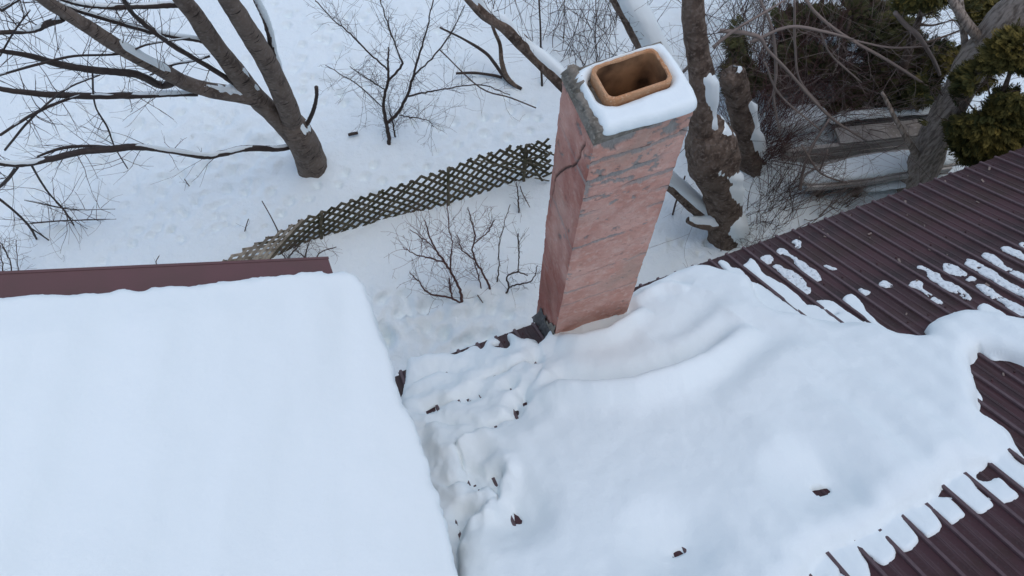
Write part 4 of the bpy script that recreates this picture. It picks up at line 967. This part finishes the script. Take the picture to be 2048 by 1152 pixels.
# thicket of bare stems
def thicket(label, base, n, L, r, mat_, lean, spread, seed, group, rad=.18, depth=1, kids=2):
    b = atz(*base); t = thing('bare_bush', label, 'bush', (b[0], b[1], 0), group); mb = MB()
    for i in range(n):
        a = rng.uniform(0, 6.28); q = rad*1.25*math.sqrt(rng.random()); p = np.array([b[0]+q*math.cos(a), b[1]+q*math.sin(a), gz(b[0], b[1])-.05])
        d = np.array([lean[0], lean[1], 1.])+rng.normal(0, spread, 3); grow(mb, p, d, L*rng.uniform(.6, 1.25), r*rng.uniform(.7, 1.3), depth, -.05, .5, 4, 7, kids, .10)
    mb.build('stems', mat_, t, True)['kind'] = 'stuff'; return t
G = 'bare bushes around the old tree and timber walls'
thicket('dense brush of upright reddish stems right beside the broken stem of the old tree', (1508, 322), 130, 1.05, .005, TWIGR, (.15, .05), .28, 1, G, .22)
thicket('brush with pale stems fanning in front of the snow topped platform', (1578, 432), 46, 1.0, .005, TWIGL, (.35, .15), .38, 2, G, .30)
thicket('thin upright brush in the snow between the old tree and the ribbed roof', (1535, 425), 50, .95, .004, TWIG, (.05, .1), .22, 3, G, .25)
thicket('low dark brush hugging the foot of the old tree at the roof edge', (1500, 468), 114, .35, .0035, TWIG, (.1, 0), .8, 4, G, .22)
thicket('brown brush pile filling the dark gap under the platform', (1640, 398), 46, .6, .005, BARKR, (.6, .1), .5, 5, G, .25)
thicket('tall tangled brush beyond the broken stem under the dark cedars', (1560, 190), 165, 1.5, .006, TWIGR, (.0, -.1), .40, 6, G, .5, 2)
thicket('tangled grey brush in front of the broad dark cedar', (1660, 230), 64, 1.5, .006, TWIGL, (-.1, -.2), .45, 7, G, .5, 2)
thicket('twiggy brush at the top edge between the old tree and the far cedar', (1500, 90), 83, 1.6, .006, TWIG, (.1, -.1), .5, 8, G, .6, 2)
thicket('thin dark brush seen between the chimney top and the leaning stem', (1190, 95), 87, 1.1, .005, TWIG, (.05, 0), .42, 9, G, .6, 1)
thicket('scattered brush at the top edge left of the back stem', (1120, 40), 49, 1.2, .005, TWIG, (-.1, 0), .5, 10, G, .8, 1)
thicket('fine brown brush crossing in front of the upper old tree stem', (1425, 300), 40, 1.5, .004, TWIG, (.1, -.05), .45, 11, G, .3, 2)
thicket('wide mesh of pale twigs high over the upper board wall', (1720, 235), 70, 1.7, .004, TWIGL, (-.05, -.15), .5, 12, G, .8, 2)
thicket('dense brown mesh of twigs between the broken stem and the broad dark cedar', (1590, 215), 90, 1.6, .004, TWIGR, (-.05, -.1), .45, 13, G, .55, 2)
thicket('loose twigs at the top edge above the broad dark cedar', (1590, 60), 60, 1.5, .0045, TWIG, (.1, -.1), .5, 14, G, .9, 2)
# long arching pale branches
arch = [[(1603,-10,6.3,6),(1641,35,6.2,6),(1701,79,6.1,6),(1774,120,6.0,6),(1844,165,5.9,5),(1856,176,5.9,5)], [(1440,62,5.6,9),(1490,66,5.6,9),(1520,76,5.6,9),(1536,101,5.6,7),(1577,143,5.6,6),(1622,196,5.65,6),(1669,241,5.7,5),(1733,282,5.8,3)],
        [(1500,85,5.7,7),(1577,54,5.8,7),(1647,63,5.8,6),(1707,79,5.9,4)], [(1640,62,5.8,4),(1663,111,5.9,4),(1723,165,6.0,3)], [(1790,25,6.2,10),(1812,51,6.2,10),(1840,76,6.2,10),(1869,124,6.2,8),(1880,150,6.2,6)],
        [(1520,0,5.9,6),(1545,60,5.8,6),(1552,140,5.7,6),(1548,200,5.6,5),(1560,265,5.6,4)], [(1589,0,6,5),(1590,90,5.9,5),(1600,160,5.8,4),(1640,210,5.8,3)], [(1660,236,5.8,5),(1620,300,5.6,6),(1605,345,5.5,6),(1600,380,5.4,7)],
        [(1425,95,5.5,8),(1470,60,5.6,7),(1520,30,5.8,6),(1570,0,6,4)], [(1400,110,5.4,6),(1350,160,5.5,7),(1335,180,5.5,6)], [(1853,173,5.9,4),(1880,210,5.9,3),(1890,235,5.9,3)], [(1700,79,6.1,4),(1780,95,6.1,4),(1860,92,6.2,3)],
        [(1603,290,5.6,4),(1640,345,5.5,4),(1690,365,5.5,3),(1700,372,5.5,2)], [(1655,300,5.6,4),(1640,340,5.6,3)], [(1530,125,5.6,5),(1560,190,5.6,4),(1640,260,5.6,3)]]
ab = atz(1505, 330); at_ = thing('arching_shrub', 'tall bare shrub with long pale branches arching across the dark cedars', 'shrub', (ab[0], ab[1], 0))
tw = MB()
for i, rows in enumerate(arch):
    mb = MB(); S = limb(mb, rows, 6, .1, 7, 60+i); mb.build('branch', TWIGL, at_, True); twigs_along(tw, S, 8, .4, .003, 1, (.1, -.05, .1), .1, 2, .6, .14)
tw.build('twigs', TWIGL, at_, True)['kind'] = 'stuff'

# ------------------------------------------------------------------ lattice fence
bot = [(1112,348,0),(1060,356,0),(1000,373,0),(950,390,0),(900,406,0),(850,421,0),(800,432,0),(750,447,0),(700,464,0),(645,479,0),(605,492,0),(570,508,0),(535,527,0),(505,545,0),(480,562,0)]
topc = [(1112,272,.68),(1060,287,.68),(1000,300,.68),(950,313,.68),(900,335,.64),(850,350,.64),(800,369,.6),(750,385,.56),(700,400,.52),(645,422,.46),(600,440,.42),(560,462,.36),(508,488,.3),(455,516,.28),(420,535,.28)]
BC = spline([atz(u, v, h-.03) for u, v, h in bot], 8); TC = spline([atz(u, v, h) for u, v, h in topc], 8)
def arc(Cv): return np.r_[0, np.cumsum(np.linalg.norm(np.diff(Cv, axis=0), axis=1))]
la = lb = (arc(BC)+arc(TC))/2; LEN = la[-1]
def lat(s_par, t):                             # s in metres along the fence, t 0..1 up
    f = np.clip(s_par/LEN, 0, 1)
    b_ = np.array([np.interp(f*la[-1], la, BC[:, i]) for i in range(3)]); q = np.array([np.interp(f*lb[-1], lb, TC[:, i]) for i in range(3)])
    return b_*(1-t)+q*t
fb_ = atz(760, 450); fence = thing('lattice_fence', 'sagging brown wooden lattice fence leaning across the snow, bleached at its left end', 'fence', (fb_[0], fb_[1], 0))
def slat(s0, s1, t0, t1, layer, mat_, wd=.036, seg=5):
    mb = MB(); V = []
    ts = np.linspace(0, 1, seg+1)
    pts = [lat(s0+(s1-s0)*t, t0+(t1-t0)*t) for t in ts]
    for i, p in enumerate(pts):
        d = pts[min(i+1, seg)]-pts[max(i-1, 0)]; d /= np.linalg.norm(d)+1e-9
        s_here = s0+(s1-s0)*ts[i]
        n = np.cross(lat(s_here+.05, .5)-lat(s_here-.05, .5), lat(s_here, 1)-lat(s_here, 0)); n /= np.linalg.norm(n)+1e-9
        wv = np.cross(n, d); wv /= np.linalg.norm(wv)+1e-9; o = p+n*layer
        for a, b_ in ((-1, -1), (1, -1), (1, 1), (-1, 1)): V.append(o+wv*wd/2*a+n*.004*b_)
    F = [(0, 3, 2, 1), tuple(seg*4+j for j in range(4))]+[(i*4+j, i*4+(j+1) % 4, (i+1)*4+(j+1) % 4, (i+1)*4+j) for i in range(seg) for j in range(4)]
    mb.add(V, F); return mb.build('slat', mat_, fence)
HS, PT = .68, .128
s0 = -HS
while s0 < LEN:
    for lay, (sa, sb) in ((.0045, (s0, s0+HS)), (-.0045, (s0+HS, s0))):
        t0, t1 = 0.0, 1.0; a, b_ = sa, sb
        lo, hi = .08, LEN-.02                  # clip to the panel ends
        if max(a, b_) <= lo or min(a, b_) >= hi: continue
        f = lambda s_: (s_-sa)/(sb-sa)
        if a < lo: t0 = f(lo); a = lo
        if b_ < lo: t1 = f(lo); b_ = lo
        if a > hi: t0 = f(hi); a = hi
        if b_ > hi: t1 = f(hi); b_ = hi
        if t1-t0 < .12: continue
        jt = rng.normal(0, .012)
        slat(a+jt, b_+jt, t0-.02, t1+rng.uniform(-.015, .02), lay, LATTL if (a+b_)/2 > LEN-.8 else LATT)
    s0 += PT
for (sp, tilt) in ((.42, .1), (1.42, 0), (3.05, .05), (4.15, .1)):
    p = lat(sp, 0); q = lat(sp, 1); n = np.array([0, -1, 0])*.03
    mb = MB(); mb.tube([p-[0, 0, .1]+n, (p+q)/2+n, q+(q-p)*.05+n+[tilt*.3, 0, 0]], [.022, .021, .02], 6, rough=.1); mb.build('post', LATT, fence)
# broken slats dangling at the right end
for (p, q) in ((atz(1040,292,.6), atz(1085,358,.1)), (atz(1010,305,.7), atz(1085,330,.55)), (atz(950,315,.72), atz(1080,345,.35)), (atz(1080,318,.5), atz(1112,330,.45)), (atz(1062,283,.75), atz(1120,312,.55)), (atz(1085,350,.05), atz(1118,335,.2)), (atz(1010,305,.72), atz(1022,286,.8)), (atz(1055,295,.6), atz(1048,350,.1)), (atz(980,330,.45), atz(1100,305,.6)), (atz(1070,352,.1), atz(1098,358,.02))):
    mb = MB(); ax = (q-p)/2; n = np.cross(ax, [.2, 1, .3]); n /= np.linalg.norm(n); mb.box((p+q)/2+[0, -.03, 0], ax, n*.018, np.cross(n, ax/np.linalg.norm(ax))*.004); mb.build('slat', LATT, fence)

# ------------------------------------------------------------------ small shrubs and sticks in the snow
GS = 'bare shrubs in the snow between the wings and the lattice fence'
shrub('bare_shrub', 'largest reddish bare shrub with a curved stem, left in the snow before the lattice', (922, 604),
  [[(924,606,-.03,8),(920,580,.15,7),(905,550,.4,6),(890,525,.65,6),(872,500,.85,5),(858,470,1.05,4),(850,440,1.25,3)], [(890,525,.65,4),(860,515,.7,4),(835,510,.75,3),(805,495,.8,2)],
   [(920,605,0,5),(895,594,.1,5),(868,590,.2,5),(850,580,.35,4),(835,560,.5,3),(820,545,.65,2)], [(903,550,.4,4),(900,520,.65,4),(905,490,.9,3),(898,450,1.15,3),(895,410,1.35,2)], [(905,600,.05,4),(900,575,.25,4),(898,555,.4,4)], [(872,500,.85,3),(850,480,.95,3),(820,460,1.1,2)]],
  TWIGR, 11, .30, .0028, GS, 2)
shrub('bare_shrub', 'middle bare shrub with one slanting stem, directly left of the chimney side', (980, 581),
  [[(982,583,-.03,6),(968,550,.25,5),(950,520,.5,5),(945,495,.7,4),(950,470,.9,4),(942,440,1.1,3),(935,415,1.3,2)], [(950,520,.5,3),(925,500,.7,3),(915,470,.9,2)], [(946,490,.72,3),(975,465,.9,3),(990,440,1.05,2)], [(962,578,0,3),(955,545,.25,3),(948,525,.45,2)]],
  TWIGR, 12, .27, .0026, GS, 2)
shrub('bare_shrub', 'thin wispy bare shrub nearest the chimney side, with one tall leaning twig', (995, 562),
  [[(994,565,-.02,4),(998,530,.3,3),(998,490,.6,3),(1008,450,.9,2),(1020,410,1.2,2)]], TWIG, 8, .2, .0022, GS, 1)
shrub('bare_shrub', 'low spreading dark twig clump touching the chimney side', (1012, 588),
  [[(1010,590,-.02,5),(1018,575,.1,5),(1014,555,.25,4),(1030,545,.35,4),(1055,550,.4,3)], [(1018,575,.1,4),(1040,568,.2,4),(1065,560,.3,3),(1075,530,.45,2)], [(1036,545,.3,3),(1038,520,.45,3),(1037,490,.6,3),(1036,468,.75,4)]], BARKD, 7, .22, .0026, GS, 1)
shrub('bare_shrub', 'small upright twig shrub just under the broken end of the lattice', (1038, 422),
  [[(1038,424,-.02,4),(1037,405,.12,4),(1036,385,.28,3),(1033,365,.45,2)]], TWIG, 9, .22, .0022, GS, 1)
shrub('bare_shrub', 'low brown twig thicket peeking over the corner of the brown roof trim', (610, 520),
  [[(575,530,-.02,4),(580,510,.12,4),(600,492,.3,3)], [(610,530,-.02,4),(612,505,.15,3),(620,480,.4,2)], [(630,525,-.02,4),(640,505,.15,3),(672,494,.25,2)], [(590,535,-.02,4),(570,515,.12,3),(560,500,.25,2)], [(625,530,-.02,4),(605,510,.15,3),(590,500,.25,2)]], TWIG, 8, .22, .0025, GS, 1)
shrub('bare_shrub', 'wispy twig shrub at the left edge just above the brown roof trim', (20, 560),
  [[(28,570,-.02,4),(22,530,.3,3),(10,500,.5,3),(-10,470,.7,2)], [(10,570,-.02,4),(5,535,.3,3),(0,490,.6,2)], [(40,575,0,3),(35,520,.35,2),(32,480,.6,2)]], TWIG, 9, .3, .0024, GS, 1)
def stick(label, rows, mat_, group='sticks poking out of or lying on the snow', twn=3):
    b = atz(rows[0][0], rows[0][1], 0); t = thing('stick', label, 'stick', (b[0], b[1], 0), group)
    P = [[*atz(u, v, h), w_/2*dist(atz(u, v, h))/FPX] for (u, v, h, w_) in rows]; S = spline(P, 5); mb = MB()
    mb.tube(S[:, :3], np.maximum(S[:, 3], .0015), 6, rough=.15)
    mb.build('shaft', mat_, t, True)
    if twn:
        tw = MB(); twigs_along(tw, S, twn, .15, .002, 0); tw.build('twigs', mat_, t, True)['kind'] = 'stuff'
stick('short fat dark stick lying flat between the yard tree and the small tree', [(697,270,.03,6),(705,268,.04,7),(716,266,.04,6)], BARKD, twn=0)
stick('thin straight stick rising behind the bleached left end of the lattice', [(556,462,0,2.5),(540,430,.25,2.2),(524,402,.5,2)], TWIG, twn=0)
stick('short curved twig in the snow left of the bleached lattice end', [(489,465,0,2.2),(493,450,.12,2),(497,438,.22,2)], TWIG, twn=2)
stick('tiny forked twig alone in the snow below the lowest branch of the yard tree', [(380,374,0,2.2),(374,366,.06,2),(369,358,.12,2)], TWIG, twn=3)
stick('little dark twig standing in the snow close to the brown roof trim', [(320,540,0,2),(312,525,.12,2),(318,512,.22,2)], TWIG, twn=3)
stick('long fallen branch with forked end on the snow beyond the small bare tree', [(1043,178,.03,7),(1022,166,.05,9),(1006,150,.08,9),(990,128,.2,8),(970,105,.3,7),(930,80,.5,5),(880,55,.8,4)], BARKD, twn=8)
stick('pale stripped branch propped up beside the long fallen branch', [(1040,180,.0,6),(1015,155,.15,10),(1004,125,.4,10),(1000,90,.6,8),(988,60,.9,7),(978,30,1.2,6)], BARKR, twn=4)
stick('dark branch lying level left of the stripped branch foot', [(912,147,.1,5),(950,146,.08,6),(985,150,.06,6),(1004,155,.05,6)], BARKD, twn=4)
stick('long thin branch drooping to the snow just left of the chimney', [(880,100,.6,3),(960,175,.3,3),(1020,195,.15,3),(1072,216,.05,3)], TWIG, twn=9)
stick('dark straight sapling stem left of the chimney top corner', [(1084,172,0,5),(1082,120,.35,5),(1081,60,.8,4),(1078,0,1.2,4)], BARKD, twn=6)
stick('short twig lying on the trodden snow below the middle shrub', [(955,590,.02,2.5),(962,600,.02,2.5),(966,606,.01,2)], TWIG, twn=0)
stick('thin reed bent over the snow at the ribbed roof edge by the tree foot', [(1442,502,0,2),(1441,488,.12,2),(1440,478,.2,1.5)], TWIG, twn=0)
stick('drooping fine twigs hanging below the right end of the lattice', [(1040,372,.35,2),(1044,385,.25,2),(1052,400,.12,2),(1060,415,.05,1.5)], TWIG, twn=3)
stick('grey forked twig standing between the chimney side and the old tree foot', [(1345,430,0,4),(1352,405,.15,4),(1362,380,.35,4),(1370,352,.55,3)], TWIG, twn=7)
